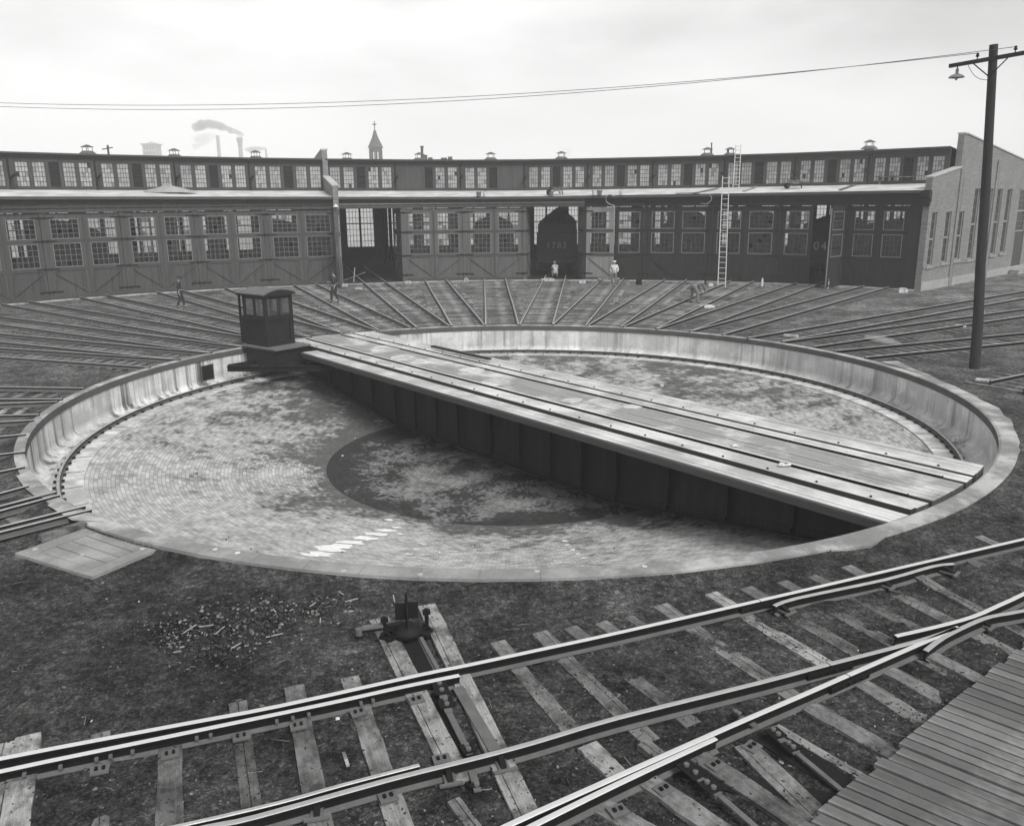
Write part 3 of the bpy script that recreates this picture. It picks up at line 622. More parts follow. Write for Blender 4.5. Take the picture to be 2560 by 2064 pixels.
def leaf(w,side,dark,T,seed,wd=None):
    rnd=random.Random(seed); wd=wd or ('siding_dark' if dark else 'siding_mid' if seed>=50 else 'siding_grey'); tr='trim_dark' if dark else 'trim_grey'
    mb=MB(); H=5.13; st=.27; t=.07
    # side: +1 hinge on the left, -1 hinge on the right
    mb.box((0.01,0,.04),(st,t,H),wd); mb.box((w-st,0,.04),(w-.01,t,H),wd)
    mb.box((st+.001,.003,4.8),(w-st-.001,t,H-.01),wd); mb.box((st+.001,.003,3.37),(w-st-.001,t,3.62),wd); mb.box((st+.001,.003,1.72),(w-st-.001,t,1.95),wd)
    nb=int((w-2*st)/.1)
    for i in range(nb): 
        a=st+(w-2*st)*i/nb; b=st+(w-2*st)*(i+1)/nb; yy=.022+rnd.uniform(0,.01); mb.box((a+.004,yy,.05),(b-.004,t,1.719),wd)
    mb.box((.012,-.012,1.74),(w-.012,-.001,1.93),tr); mb.box((.012,-.012,.06),(w-.012,-.001,.24),tr)
    mb.box((.06,-.012,3.4),(w-.06,-.001,3.59),tr)
    x0,x1=(.1,w-.1) if side>0 else (w-.1,.1)
    mb.bar((x0,-.012,1.66),(x1,-.012,.3),.02,.04,tr,up=Vector((0,-1,0)))
    o=rpart(mb,'door',T)
    for z0,z1 in ((1.95,3.37),(3.62,4.8)):
        mb=MB(); x0,x1=st,w-st
        f_='muntin'
        mb.box((x0,-.006,z0),(x0+.045,.04,z1),f_); mb.box((x1-.045,-.006,z0),(x1,.04,z1),f_); mb.box((x0+.046,-.004,z0),(x1-.046,.04,z0+.045),f_); mb.box((x0+.046,-.004,z1-.045),(x1-.046,.04,z1),f_)
        nc,nr=5,4; X0,X1,Z0,Z1=x0+.045,x1-.045,z0+.045,z1-.045
        for i in range(1,nc): x=lerp(X0,X1,i/nc); mb.box((x-.011,.006,Z0),(x+.011,.034,Z1),f_ if not dark else 'trim_grey')
        for i in range(1,nr): z=lerp(Z0,Z1,i/nr); mb.box((X0,.008,z-.011),(X1,.032,z+.011),f_ if not dark else 'trim_grey')
        for i in range(nc):
            for j in range(nr):
                if rnd.random()<.05: continue
                yy=.02+rnd.uniform(-.002,.002); mb.face([(lerp(X0,X1,i/nc),yy,lerp(Z0,Z1,j/nr)),(lerp(X0,X1,(i+1)/nc),yy,lerp(Z0,Z1,j/nr)),(lerp(X0,X1,(i+1)/nc),yy+rnd.uniform(-.004,.004),lerp(Z0,Z1,(j+1)/nr)),(lerp(X0,X1,i/nc),yy,lerp(Z0,Z1,(j+1)/nr))],rnd.choice(['door_glass']*6+['door_glass_b']))
        rpart(mb,'window',parent=o)
    hx=0.02 if side>0 else w-.02
    for z in (.5,1.85,3.5,4.85):
        mb=MB(); mb.box((min(hx,hx+side*.5),-.026,z-.035),(max(hx,hx+side*.5),-.013,z+.035),'black_iron'); mb.tube([(hx,-.03,z-.08),(hx,-.03,z+.08)],.03,'black_iron',6); rpart(mb,'hinge',parent=o)
    return o
glass_mat('door_glass_b',.45,.62,(.12,.35)); glass_mat('clerestory_glass_b',.7,.06,(.35,.7),front=.8); glass_mat('clerestory_glass_c',.7,.06,(.22,.5),front=.8)
CL=4.2; DEPTH=25.0
for k in ks:
    a0,a1=POST[k]; A,W,an=frame(a1,a0,Rf(a1),Rf(a0)); dark=k>=4; T=local((A.x,A.y,GZ+.03),an); dd=dz(PHI[k])
    wd='siding_dark' if dark else 'siding_mid' if k>=0 else 'siding_grey'; tr='trim_dark' if dark else 'trim_grey'
    pw_=.13
    mb=MB(); mb.box((-pw_,-.03,0),(pw_,.16,5.15),wd); 
    if k==8: mb3=MB(); mb3.box((W-.75,-.03,0),(W+.1,.16,5.15),wd); rpart(mb3,'front_post',T)
    for z in (.5,1.85,3.5,4.85): mb.box((-.12,-.06,z-.05),(.12,-.0295,z+.05),'black_iron')
    rpart(mb,'front_post',T)
    mb=MB(); mb.box((-.02,-.05,5.151),(W+.02,.16,5.85+dd),wd); mb.box((-.02,-.12,5.42),(W+.02,-.051,5.5),'trim_pale' if k in (0,1,2,3) else tr); mb.box((-.02,-.09,5.6+dd),(W+.02,-.052,5.82+dd),tr); mb.box((-.02,-.07,5.16),(W+.02,-.051,5.24),tr)
    rpart(mb,'header_beam',T)
    x0,x1=pw_,W-pw_
    if k==8: x1=W-.76
    wl=(x1-x0)/2
    def Tl(x,rot=0,hinge='l',yoff=.0):
        return T@Matrix.Translation((x,.04+yoff,0))@Matrix.Rotation(rot,4,'Z')
    sd_=k*10+50
    if k==0:
        leaf(wl,1,False,T@Matrix.Translation((x0+.02,-.02,0))@Matrix.Rotation(R(-97),4,'Z'),sd_)
        T2=T@Matrix.Translation((x1-.02,.02,0))@Matrix.Rotation(R(86),4,'Z')@Matrix.Translation((-wl,0,0)); leaf(wl,-1,False,T@Matrix.Translation((x1,.1,0))@Matrix.Rotation(R(-83),4,'Z')@Matrix.Translation((-wl,0,0)),sd_+1)
    elif k==3:
        leaf(wl,1,False,T@Matrix.Translation((x0,.12,0))@Matrix.Rotation(R(86),4,'Z'),sd_)
        leaf(wl,-1,False,T@Matrix.Translation((x1,.12,0))@Matrix.Rotation(R(-80),4,'Z')@Matrix.Translation((-wl,0,0)),sd_+1)
    elif k==4:
        o=leaf(wl,1,False,T@Matrix.Translation((x0,.0,0))@Matrix.Rotation(R(-9),4,'Z'),sd_,'siding_pale'); o['label']='pale door leaf standing slightly open'  # this leaf takes the palest siding
        leaf(wl,-1,True,Tl(x0+wl),sd_+1)
    elif k==7:
        leaf(wl,1,True,Tl(x0),sd_)
        o=leaf(wl,-1,True,T@Matrix.Translation((x1,-.02,0))@Matrix.Rotation(R(74),4,'Z')@Matrix.Translation((-wl,0,0)),sd_+1); o['label']='dark door leaf swung outwards, pale edge towards the yard'
        mb=MB(); mb.box((-.012,-.0,.04),(.008,.075,4.98),'trim_pale'); rpart(mb,'edge_strip',parent=o)
    else:
        leaf(wl,1,dark,Tl(x0),sd_); leaf(wl,-1,dark,Tl(x0+wl),sd_+1)
        mb=MB(); mb.box((x0+wl-.05,-.0,.05),(x0+wl+.05,.038,4.97),tr); rpart(mb,'astragal',T)
    # sill timber on the ground
    mb=MB(); mb.box((0.02,-.32,-.03),(W-.02,-.07,.05),'trim_pale' if k in (5,6,0,-1) else 'concrete_top'); rpart(mb,'sill',T)
    # clerestory
    C,WC,ac=frame(a1,a0,Rf(a1)+CL,Rf(a0)+CL); TC=local((C.x,C.y,0),ac); zb,zt=6.25+dd,8.46+dd
    wins=[(.06,.21),(.25,.40),(.44,.56),(.60,.75),(.79,.94)]
    skip={1:(0,1),2:(3,4)}.get(k,())
    cw='trim_grey'
    mb=MB(); edges=[0]+[e for i,wn in enumerate(wins) if i not in skip for e in wn]+[1]
    for e0,e1 in zip(edges[::2],edges[1::2]): mb.box((e0*WC-.0,0,zb-.4),(e1*WC,.12,zt-.02),'siding_grey' )
    for i,(e0,e1) in enumerate(wins):
        if i in skip: continue
        mb.box((e0*WC+.001,.002,zb-.4),(e1*WC-.001,.12,zb+.22),'siding_grey'); mb.box((e0*WC+.001,.002,zt-.44),(e1*WC-.001,.12,zt-.02),'siding_grey')
    mb.box((0,-.03,zb+.14),(WC,-.001,zb+.21),cw); mb.box((0,-.10,zt-.18),(WC,-.001,zt-.02),cw); mb.box((0,-.04,zt-.30),(WC,-.0015,zt-.25),cw)
    for i,(e0,e1) in enumerate(wins):
        if i in skip: continue
        mb.box((e0*WC-.06,-.022,zb+.215),(e0*WC-.002,-.0012,zt-.31),cw); mb.box((e1*WC+.002,-.022,zb+.215),(e1*WC+.06,-.0012,zt-.31),cw)
    mb.box((-.12,-.03,zb-.4),(.12,-.0008,zt-.31),cw)
    rpart(mb,'clerestory_wall',TC)
    rnd=random.Random(k*3+11)
    for i,(e0,e1) in enumerate(wins):
        if i in skip: continue
        x0_,x1_,z0,z1=e0*WC,e1*WC,zb+.22,zt-.44; mb=MB()
        if i==2:
            nl=13
            mb.box((x0_,.09,z0),(x1_,.11,z1),'louver_dark')
            for j in range(nl):
                z=lerp(z0,z1,(j+.5)/nl); mb.hexa([(x0_,.0,z-.05),(x1_,.0,z-.05),(x1_,.08,z+.03),(x0_,.08,z+.03),(x0_,.0,z-.03),(x1_,.0,z-.03),(x1_,.08,z+.05),(x0_,.08,z+.05)],'guard_wood')
            rpart(mb,'louver',TC); continue
        f_='trim_grey'
        mb.box((x0_,.01,z0),(x0_+.04,.07,z1),f_); mb.box((x1_-.04,.01,z0),(x1_,.07,z1),f_); mb.box((x0_+.041,.011,z0),(x1_-.041,.07,z0+.05),f_); mb.box((x0_+.041,.011,z1-.04),(x1_-.041,.07,z1),f_)
        nc,nr=4,5; X0,X1,Z0,Z1=x0_+.04,x1_-.04,z0+.05,z1-.04
        for q in range(1,nc): x=lerp(X0,X1,q/nc); mb.box((x-.012,.02,Z0),(x+.012,.06,Z1),f_)
        for q in range(1,nr): z=lerp(Z0,Z1,q/nr); mb.box((X0,.022,z-.012),(X1,.058,z+.012),f_)
        brk=(rnd.randrange(nc),rnd.randrange(nr)) if rnd.random()<.22 else None
        tone=rnd.choice(['clerestory_glass','clerestory_glass','clerestory_glass_b'])
        for q in range(nc):
            for r_ in range(nr):
                if brk==(q,r_): mb.face([(lerp(X0,X1,q/nc),.05,lerp(Z0,Z1,r_/nr)),(lerp(X0,X1,(q+1)/nc),.05,lerp(Z0,Z1,r_/nr)),(lerp(X0,X1,(q+1)/nc),.05,lerp(Z0,Z1,(r_+1)/nr)),(lerp(X0,X1,q/nc),.05,lerp(Z0,Z1,(r_+1)/nr))],'louver_dark'); continue
                g_=rnd.choice([tone]*5+['clerestory_glass','clerestory_glass_b','clerestory_glass_c'])
                y1_=.04+rnd.uniform(-.003,.003); mb.face([(lerp(X0,X1,q/nc),y1_,lerp(Z0,Z1,r_/nr)),(lerp(X0,X1,(q+1)/nc),y1_+rnd.uniform(-.004,.004),lerp(Z0,Z1,r_/nr)),(lerp(X0,X1,(q+1)/nc),y1_,lerp(Z0,Z1,(r_+1)/nr)),(lerp(X0,X1,q/nc),y1_,lerp(Z0,Z1,(r_+1)/nr))],g_)
        rpart(mb,'clerestory_window',TC)
# roofs, one continuous mesh each
al=sorted({a for k in ks for a in POST[k]})
mb=MB()
for a,b in zip(al,al[1:]):
    da,db=dz(a),dz(b)
    p=[pol(a,Rf(a)-.42,5.86+da),pol(b,Rf(b)-.42,5.86+db),pol(b,Rf(b)+CL,6.3+db),pol(a,Rf(a)+CL,6.3+da)]; q=[v-Vector((0,0,.07)) for v in p]
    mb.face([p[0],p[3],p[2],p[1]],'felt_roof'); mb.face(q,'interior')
    mb.face([p[0],p[1],q[1],q[0]],'roof_dark'); e=[pol(a,Rf(a)-.40,5.79+da),pol(b,Rf(b)-.40,5.79+db)]; mb.face([e[0],e[1],e[1]-Vector((0,0,.1)),e[0]-Vector((0,0,.1))],'roof_dark')
rpart(mb,'low_roof')
mb=MB()
for a,b in zip(al,al[1:]):
    da,db=dz(a),dz(b)
    p=[pol(a,Rf(a)+CL-.3,8.55+da),pol(b,Rf(b)+CL-.3,8.55+db),pol(b,Rf(b)+CL+21,6.6+db),pol(a,Rf(a)+CL+21,6.6+da)]; q=[v-Vector((0,0,.11)) for v in p]
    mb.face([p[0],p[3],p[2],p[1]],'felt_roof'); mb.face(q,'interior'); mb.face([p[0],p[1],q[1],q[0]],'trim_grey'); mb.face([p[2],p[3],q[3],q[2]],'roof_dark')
rpart(mb,'main_roof')
# rear wall with tall windows, floor, inner posts
RB=CL+20.7
for k in ks:
    a0,a1=POST[k]; A,W,an=frame(a1,a0,Rf(a1)+RB,Rf(a0)+RB); T=local((A.x,A.y,0),an); wins=[(.09,.25),(.27,.43),(.57,.73),(.75,.91)]
    mb=MB(); ed=[0]+[e for w_ in wins for e in w_]+[1]
    for e0,e1 in zip(ed[::2],ed[1::2]): mb.box((e0*W,0,GZ),(e1*W,.25,6.5),'brick_wall')
    for e0,e1 in wins: mb.box((e0*W+.001,.002,GZ),(e1*W-.001,.25,1.1),'brick_wall'); mb.box((e0*W+.001,.002,5.6),(e1*W-.001,.25,6.5),'brick_wall')
    bw_o=rpart(mb,'rear_wall',T)
    for e0,e1 in wins:
        mb=MB(); X0,X1,Z0,Z1=e0*W,e1*W,1.1,5.6
        for q in range(0,5): x=lerp(X0,X1,q/4); mb.box((x-.02,.05,Z0),(x+.02,.1,Z1),'guard_wood')
        for q in range(0,9): z=lerp(Z0,Z1,q/8); s_=.05 if q==4 else .02; mb.box((X0,.052,z-s_),(X1,.098,z+s_),'guard_wood')
        mb.face([(X0,.075,Z0),(X1,.075,Z0),(X1,.075,Z1),(X0,.075,Z1)],'back_glass'); rpart(mb,'rear_window',T)
mb=MB()
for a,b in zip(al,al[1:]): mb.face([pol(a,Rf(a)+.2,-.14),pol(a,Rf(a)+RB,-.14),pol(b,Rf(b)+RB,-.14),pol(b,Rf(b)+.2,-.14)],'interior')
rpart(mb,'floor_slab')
for a in al[1:-1]:
    if abs(a-109.1)<.1: continue
    mb=MB()
    for dr in (CL+.1,CL+8,CL+15):
        p=pol(a,Rf(a)+dr); h=8.3-(dr-CL)*.09; Tm=Matrix.Translation(p)@Matrix.Rotation(R(a),4,'Z'); mb.box((-.13,-.13,-.14),(.13,.13,h),'interior',Tm)
        mb.bar(p+Vector((0,0,h-1.2)),pol(a,Rf(a)+dr+1.1,h-.1),.12,.12,'interior'); mb.bar(p+Vector((0,0,h-1.2)),pol(a,Rf(a)+dr-1.1,h-.15 if dr>5 else h-1.0),.12,.12,'interior')
    mb.bar(pol(a,Rf(a)+.2,5.4),pol(a,Rf(a)+CL,5.6),.16,.25,'interior'); mb.bar(pol(a,Rf(a)+CL,8.1),pol(a,Rf(a)+RB,6.3),.16,.3,'interior')
    rpart(mb,'inner_post')
# brick walls crossing the roof
def wall_profile(name,E0,ang,prof,th,openings=(),label=None,zbase=GZ,par=None):
    d=Vector((math.cos(ang),math.sin(ang),0)); T=Matrix.Translation(E0)@Matrix.Rotation(ang,4,'Z')
    def top(s):
        for (s0,z0),(s1,z1) in zip(prof,prof[1:]):
            if s0<=s<=s1 and s1>s0: return lerp(z0,z1,(s-s0)/(s1-s0))
        return prof[-1][1]
    cuts=sorted({s for s,_ in prof}|{o[0] for o in openings}|{o[1] for o in openings}); mb=MB()
    for a,b in zip(cuts,cuts[1:]):
        if b-a<1e-4: continue
        za,zb_=top(a+1e-5),top(b-1e-5); op=[o for o in openings if o[0]<=a+1e-6 and o[1]>=b-1e-6]
        spans=[(zbase-.3,zbase-.3,za,zb_)]
        if op: o=op[0]; spans=[(zbase-.3,zbase-.3,o[2],o[2]),(o[3],o[3],za,zb_)]
        for l0,l1,h0,h1 in spans:
            mb.hexa([(a,-th,l0),(b,-th,l1),(b,0,l1),(a,0,l0),(a,-th,h0),(b,-th,h1),(b,0,h1),(a,0,h0)],'brick_wall')
    for (s0,z0),(s1,z1) in zip(prof,prof[1:]):
        if s1-s0<.05: continue
        n_=max(1,int((s1-s0)/.45))
        for i in range(n_):
            a,b=lerp(s0,s1,i/n_),lerp(s0,s1,(i+1)/n_); p,q=lerp(z0,z1,i/n_),lerp(z0,z1,(i+1)/n_)
            mb.hexa([(a+.01,-th-.06,p),(b-.01,-th-.06,q),(b-.01,.06,q),(a+.01,.06,p),(a+.01,-th-.06,p+.09),(b-.01,-th-.06,q+.07),(b-.01,.06,q+.07),(a+.01,.06,p+.09)],'brick_coping')
    return mb,T
f0=pol(109.1,Rf(109.1)-.45); prof=[(0,6.55),(4.35,7.25),(4.351,9.1),(4.75,9.1),(25.6,6.9)]
mb,T=wall_profile('fire_wall',f0,R(109.1),prof,.36)
o=rpart(mb,'fire_wall',T@Matrix.Translation((0,.18,0))); 
mb=MB(); mb.lathe([(.2,0),(.13,.1),(.04,.2)],'white_paint',(0,0,0),8); mb2=rpart(mb,'wall_lamp',Matrix.Translation(pol(109.2,Rf(109.1)-.62,5.15)))
EA=R(43.2); E0=pol(47.0,Rf(47)); ed_=Vector((math.cos(EA),math.sin(EA),0)); E1=E0+ed_*20
def swall(x,y):
    p=V(x,y,E0,E1); return (p-E0).dot(ed_),p.z
def z5b(x,y): return (2200+x/2.411,60+y/2.411)
ops=[]
for x0_,x1_,yt,yb in ((270,302,1135,1452),(355,389,1133,1432),(431,464,1131,1415),(512,545,993,1412),(590,620,993,1400),(650,680,995,1385),(708,738,996,1375),(785,833,1000,1245)):
    s0,_=swall(*z5b(x0_,1200)); s1,_=swall(*z5b(x1_,1200)); zt=swall(*z5b((x0_+x1_)/2,yt))[1]; zb=swall(*z5b((x0_+x1_)/2,yb))[1]; ops.append([s0,s1,zb,zt])
dz0,_=swall(*z5b(765,1350)); dz1,_=swall(*z5b(822,1350)); 
ops[-1][0]=dz0+.02; ops[-1][1]=dz1; door_op=(dz0,dz1); ops[-1][2]=-.1
prof=[(-.1,6.62),(4.3,7.28),(4.301,9.32),(4.8,9.32),(15,8.2),(26,7.05)]
mb,T=wall_profile('end_wall',E0-Vector((0,0,0)),EA,prof,.38,[tuple(o) for o in ops])
# pilasters
for s in (4.55,11.2): 
    mb.box((s-.22,-.46,GZ-.3),(s+.22,-.381,7.2 if s<5 else 7.9),'brick_wall'); mb.box((s+.24,-.44,GZ),(s+.32,-.382,7.0 if s<5 else 7.6),'rust_steel')
mb.box((-.1,-.42,GZ-.3),(26,-.381,.35),'stone_base'); mb.box((4.3,-.36,7.2),(4.65,.0,9.3),'brick_wall')
mb.box((-.35,-.42,4.95),(-.1,.02,5.9),'siding_dark'); mb.hexa([(-.55,-.46,5.5),(-.1,-.46,5.2),(-.1,.04,5.2),(-.55,.04,5.5),(-.55,-.46,5.85),(-.1,-.46,5.85),(-.1,.04,5.85),(-.55,.04,5.85)],'siding_dark')
ewo=rpart(mb,'end_wall',T)
for i,o_ in enumerate(ops):
    s0,s1,zb,zt=o_; mb=MB(); zz=2.9 if i==7 else zb
    mb.box((s0,-.30,zz),(s0+.07,-.2,zt),'trim_pale'); mb.box((s1-.07,-.30,zz),(s1,-.2,zt),'trim_pale'); mb.box((s0+.071,-.3,zt-.08),(s1-.071,-.2,zt),'trim_pale'); mb.box((s0+.071,-.3,zz),(s1-.071,-.2,zz+.08),'trim_pale')
    mid=(zz+zt)/2; mb.box((s0+.071,-.29,mid-.05),(s1-.071,-.2,mid+.05),'trim_pale')
    nr=8 if i>2 else 6
    for q in range(1,3): x=lerp(s0+.07,s1-.07,q/3); mb.box((x-.012,-.27,zz+.08),(x+.012,-.23,zt-.08),'muntin')
    for q in range(1,nr): z=lerp(zz,zt,q/nr); mb.box((s0+.071,-.268,z-.012),(s1-.071,-.232,z+.012),'muntin')
    mb.face([(s0+.07,-.25,zz+.08),(s1-.07,-.25,zz+.08),(s1-.07,-.25,zt-.08),(s0+.07,-.25,zt-.08)],'door_glass_b')
    if i<7: mb.box((s0-.12,-.47,zb-.16),(s1+.12,-.31,zb),'trim_pale')
    rpart(mb,'window',parent=ewo)
s0,s1,zb,zt=ops[-1]; mb=MB(); mb.box((s0,-.3,-.1),(s1,-.22,2.88),'trim_grey'); mb.box((s0+.2,-.33,.1),(s0+.26,-.301,2.7),'trim_pale'); mb.box((s0-.4,-1.1,-.3),(s1+.5,-.5,.12),'concrete_top'); rpart(mb,'side_door',parent=ewo)
mb=MB(); mb.box((-.1,-.4,1.12),(4.25,-.381,1.2),'brick_wall'); mb.box((-.1,-.44,1.2),(4.25,-.381,1.34),'brick_wall'); mb.box((4.85,-.44,1.2),(10.9,-.381,1.34),'brick_wall'); rpart(mb,'sill_course',parent=ewo)
# left end, outside the picture
a=al[-1]; mb,T=wall_profile('x',pol(a,Rf(a)),R(a),[(0,6.2),(4.2,6.6),(4.21,8.7),(25,7.0)],.3); rpart(mb,'gable_wall',T)
# roof vents
vent_px=[(220,375,388),(437,383,396),(640,389,400),(868,391,404),(1049,393,404),(1227,392,403),(1403.6,391,401),(1768,380,392),(1825,388,392),(2172.6,363,375)]
for x,yt,yb in vent_px:
    p=at_depth(x,yb,1); best=None
    # place over the stall axis: a ring 6 m behind the clerestory
    dirv=ray(x,yb); 
    for i in range(400,1000):
        q=CAM+dirv*(i*.1/1.0); a=math.degrees(math.atan2(q.y,q.x)); r=math.hypot(q.x,q.y)
        if r>Rf(a)+CL+5.0: best=(q,a,r); break
    q,a,r=best; zroof=8.5+dz(a)-(r-Rf(a)-CL)*.093
    mb=MB(); h=max(.5,q.z-zroof+.12)
    mb.lathe([(.34,-.1),(.34,h)],'vent_metal',(0,0,0),12); mb.lathe([(.62,h-.06),(.34,h+.16)],'vent_metal',(0,0,0),12)
    mb.lathe([(.46,h+.42),(.40,h+.44),(.08,h+.58)],'vent_metal',(0,0,0),12)
    for i in range(4): c=(.32*math.cos(i*PI/2+.6),.32*math.sin(i*PI/2+.6)); mb.bar((c[0],c[1],h+.14),(c[0],c[1],h+.44),.03,.03,'vent_metal')
    rpart(mb,'roof_vent',Matrix.Translation((q.x,q.y,zroof)))

# ------------------------------------------------------------------ locomotive tenders inside the stalls
def text_mesh(txt,size,m,name,parent,T,ext=.01):
    c=bpy.data.curves.new('t','FONT'); c.body=txt; c.size=size; c.extrude=ext; c.align_x='CENTER'; c.align_y='CENTER'; c.space_character=1.25
    o=bpy.data.objects.new('t',c); COL.objects.link(o); dg=bpy.context.evaluated_depsgraph_get(); me=bpy.data.meshes.new_from_object(o.evaluated_get(dg)); bpy.data.objects.remove(o)
    me.materials.clear(); me.materials.append(M[m]); ob=bpy.data.objects.new(name,me); COL.objects.link(ob); ob.parent=parent; ob.matrix_basis=T; return ob
def tender(ang,r,label,txt=None,tx=0,tz=2.15,size=.62,ctop=4.75,m='white_paint',lat=0):
    # local: x across (to the right seen from the pit), y away from the pit
    p=pol(ang,r); t=empty('tender',(p.x,p.y,0),R(ang)-PI/2,label=label,cat='tender',group='tenders standing tail out in the stalls')
    mb=MB(); hw=1.48; mb.box((-hw,0,1.22),(hw,7.5,3.1),'tank_black'); mb.box((-hw-.03,-.03,3.02),(hw+.03,.05,3.1),'tank_black'); mb.box((-hw-.02,-.02,1.22),(hw+.02,.03,1.3),'tank_black')
    mb.box((-hw+.06,.56,3.1),(hw-.06,7.5,3.7),'tank_black')
    for x in (-1.38,-.7,0,.7,1.38):
        for i in range(9): mb.box((x-.012,-.012,1.35+i*.19),(x+.012,0,1.37+i*.19),'rust_steel')
    mb.build('tank',t)
    mb=MB(); mb.box((-1.35,-.1,.85),(1.35,7.4,1.2),'tank_black'); mb.box((-1.45,-.22,.9),(1.45,-.1,1.16),'tank_black'); mb.box((-1.48,-.2,.42),(-1.4,.3,.9),'tank_black'); mb.box((1.4,-.2,.42),(1.48,.3,.9),'tank_black'); mb.box((-1.5,-.3,.4),(-1.1,.3,.46),'tank_black'); mb.box((1.1,-.3,.4),(1.5,.3,.46),'tank_black'); mb.build('frame',t)
    for y in (.7,2.4,5.0,6.7):
        for s in (-1,1):
            mb=MB(); mb.tube([(s*.69,y,.45),(s*.83,y,.45)],.46,'black_iron',18); mb.tube([(s*.66,y,.45),(s*.69,y,.45)],.5,'rust_steel',18); mb.tube([(s*.83,y,.45),(s*1.0,y,.45)],.12,'black_iron',10); mb.build('wheel',t)
    mb=MB(); mb.box((-.14,-.55,.75),(.14,-.1,1.0),'black_iron'); mb.box((-.2,-.68,.72),(.2,-.5,1.04),'black_iron'); mb.build('coupler',t)
    # coal heap
    rnd=random.Random(int(ang*10)); nx,ny=22,26; vs=[];fs=[]
    for j in range(ny+1):
        for i in range(nx+1):
            u,v=i/nx,j/ny; x=lerp(-hw+.08,hw-.08,u); y=lerp(.55,7.3,v); e=(1-abs(2*u-1)**1.05); f_=min(1,v*6)**.8
            z=3.75+(ctop-3.75)*e**.9*f_+rnd.uniform(-.09,.09)*(1 if 0<i<nx and j else 0); vs.append((x+rnd.uniform(-.04,.04),y,z))
    for j in range(ny):
        for i in range(nx): a=j*(nx+1)+i; fs.append((a,a+1,a+nx+2,a+nx+1))
    mb=MB(); mb.mesh(vs,fs,'coal'); mb.face([vs[i] for i in range(nx+1)][::-1]+[(-hw+.08,.55,3.1),(hw-.08,.55,3.1)],'tank_black'); mb.build('coal_load',t)
    for s in (-1,1): mb=MB(); mb.box((s*1.3-.05,-.16,3.1),(s*1.3+.05,-.04,3.32),'black_iron'); mb.build('marker_lamp',t)
    if txt: 
        o=text_mesh(txt,size,m,'number_lettering',t,Matrix.Translation((tx,-.015,tz))@Matrix.Rotation(PI/2,4,'X'))
    return t
mat('faint_paint',.22,.8,.2,8,.1,30)
tender(84.65,39.4,'tender numbered 1783 with a high coal heap in the open doorway','1783',0,2.13,.66,4.85,'faint_paint')
tender(91.5,38.9,'tender numbered 2004 seen dimly behind the closed glazed doors','2004',.0,2.3,.66,4.3,'faint_paint')
tender(71,38.6,'tender numbered 1131 behind the dark doors left of the ladder','1131',.1,2.2,.66,4.6)
tender(57.1,39.6,'tender numbered 04 behind the half open dark door','04',-.05,2.25,.8,4.3)
tender(64.2,39.4,'unnumbered tender behind the dark doors right of the ladder',None,ctop=4.5)
tender(51.5,40.5,'unnumbered tender in the last stall beside the brick end wall',None,ctop=4.0)
tender(132.6,40,'unnumbered tender behind the grey doors near the left edge',None,ctop=4.4)
tender(113.5,40,'unnumbered tender behind the grey doors left of the fire wall',None,ctop=4.2)
for s,lz in ((-.755,0),(.755,0)):
    pass

# ------------------------------------------------------------------ foreground turnout
def z4(x,y): return (1200+x/2.614,1400+y/2.614)
def z5(x,y): return (1860+x/2.273,1300+y/2.273)
def z3(x,y): return (640+x/2.6957,1420+y/2.6957)
def z2(x,y): return (x/3.076,1600+y/3.076)
def D(x,y): return (x*1.1891,y*1.1891)
to=empty('turnout_track',(2,-17,0),0,label='worn double turnout of bright rails, point blades and a frog across the foreground',cat='track')
TOI=Vector((2,-17,0))
def topart(mb,name,kind=None):
    o=mb.build(name); o.parent=to; o.location=-TOI
    if kind: o['kind']=kind
    return o
RAILS={
 'rail':[
  [(-160,1934),(0,1894),(455,1808),(700,1762),(1048,1685),(1172,1660),(1340,1624),(1544,1580),(1900,1499),(2240,1420),(2560,1346),(2900,1268)],
  [(-60,2190),(200,2133),(520,2064),(640,2039),(974,1943+3),(1200,1889.7),(1340,1852),(1544,1792),(1900,1704),(2071,1658.6),(2234,1617),(2330,1590),(2392,1568)],
  [(900,2260),(1100,2150),(1262,2064),(1506,1954.7),(1640,1895),(1785,1831),(1900,1781),(2020,1729.5),(2119.6,1686),(2260,1625),(2396,1566)]],
 'wing_rail':[[z5(860,655),z5(1100,600),z5(1300,545),z5(1450,480),z5(1591,415),(2760,1385)],[z5(1030,740),z5(1130,665),z5(1280,590),z5(1400,545),z5(1591,510),(2760,1480)]],
 'guard_rail':[[z5(170,485),z5(300,440),z5(800,335),z5(1070,260),z5(1190,245)]],
 'point_blade':[[(-160,1972),(0,1926),(390,1845),(700,1781),(862,1747),(1010,1714),(1148,1686)],[(-60,2160),(200,2110),(455,2060),(700,2003),(862,1958),(1048,1910)],[(1000,2240),(1160,2150),(1326,2064),(1544,1957),(1735,1868),(1789,1843)]]}
for nm,ls in RAILS.items():
    for i,pp in enumerate(ls):
        pts=[G(x,y,-.012 if nm in('point_blade',) else (-.02 if nm=='guard_rail' else 0)) for x,y in pp]
        # resample smoothly
        mb=MB(); sm=[]
        for j in range(len(pts)-1):
            p0=pts[max(j-1,0)];p1=pts[j];p2=pts[j+1];p3=pts[min(j+2,len(pts)-1)]
            for q in range(3):
                t=q/3; sm.append(.5*((2*p1)+(p2-p0)*t+(2*p0-5*p1+4*p2-p3)*t*t+(3*p1-3*p2+p3-p0)*t*t*t))
        sm.append(pts[-1])
        rail_mb(mb,sm,top='worn_rail' if (nm=='rail' and i==1) or (nm=='wing_rail' and i==1) else 'dull_steel' if nm=='guard_rail' or (nm=='point_blade' and i==1) else 'worn_steel',wide=.7 if (nm=='point_blade' and i==1) else 1.0)
        topart(mb,nm)
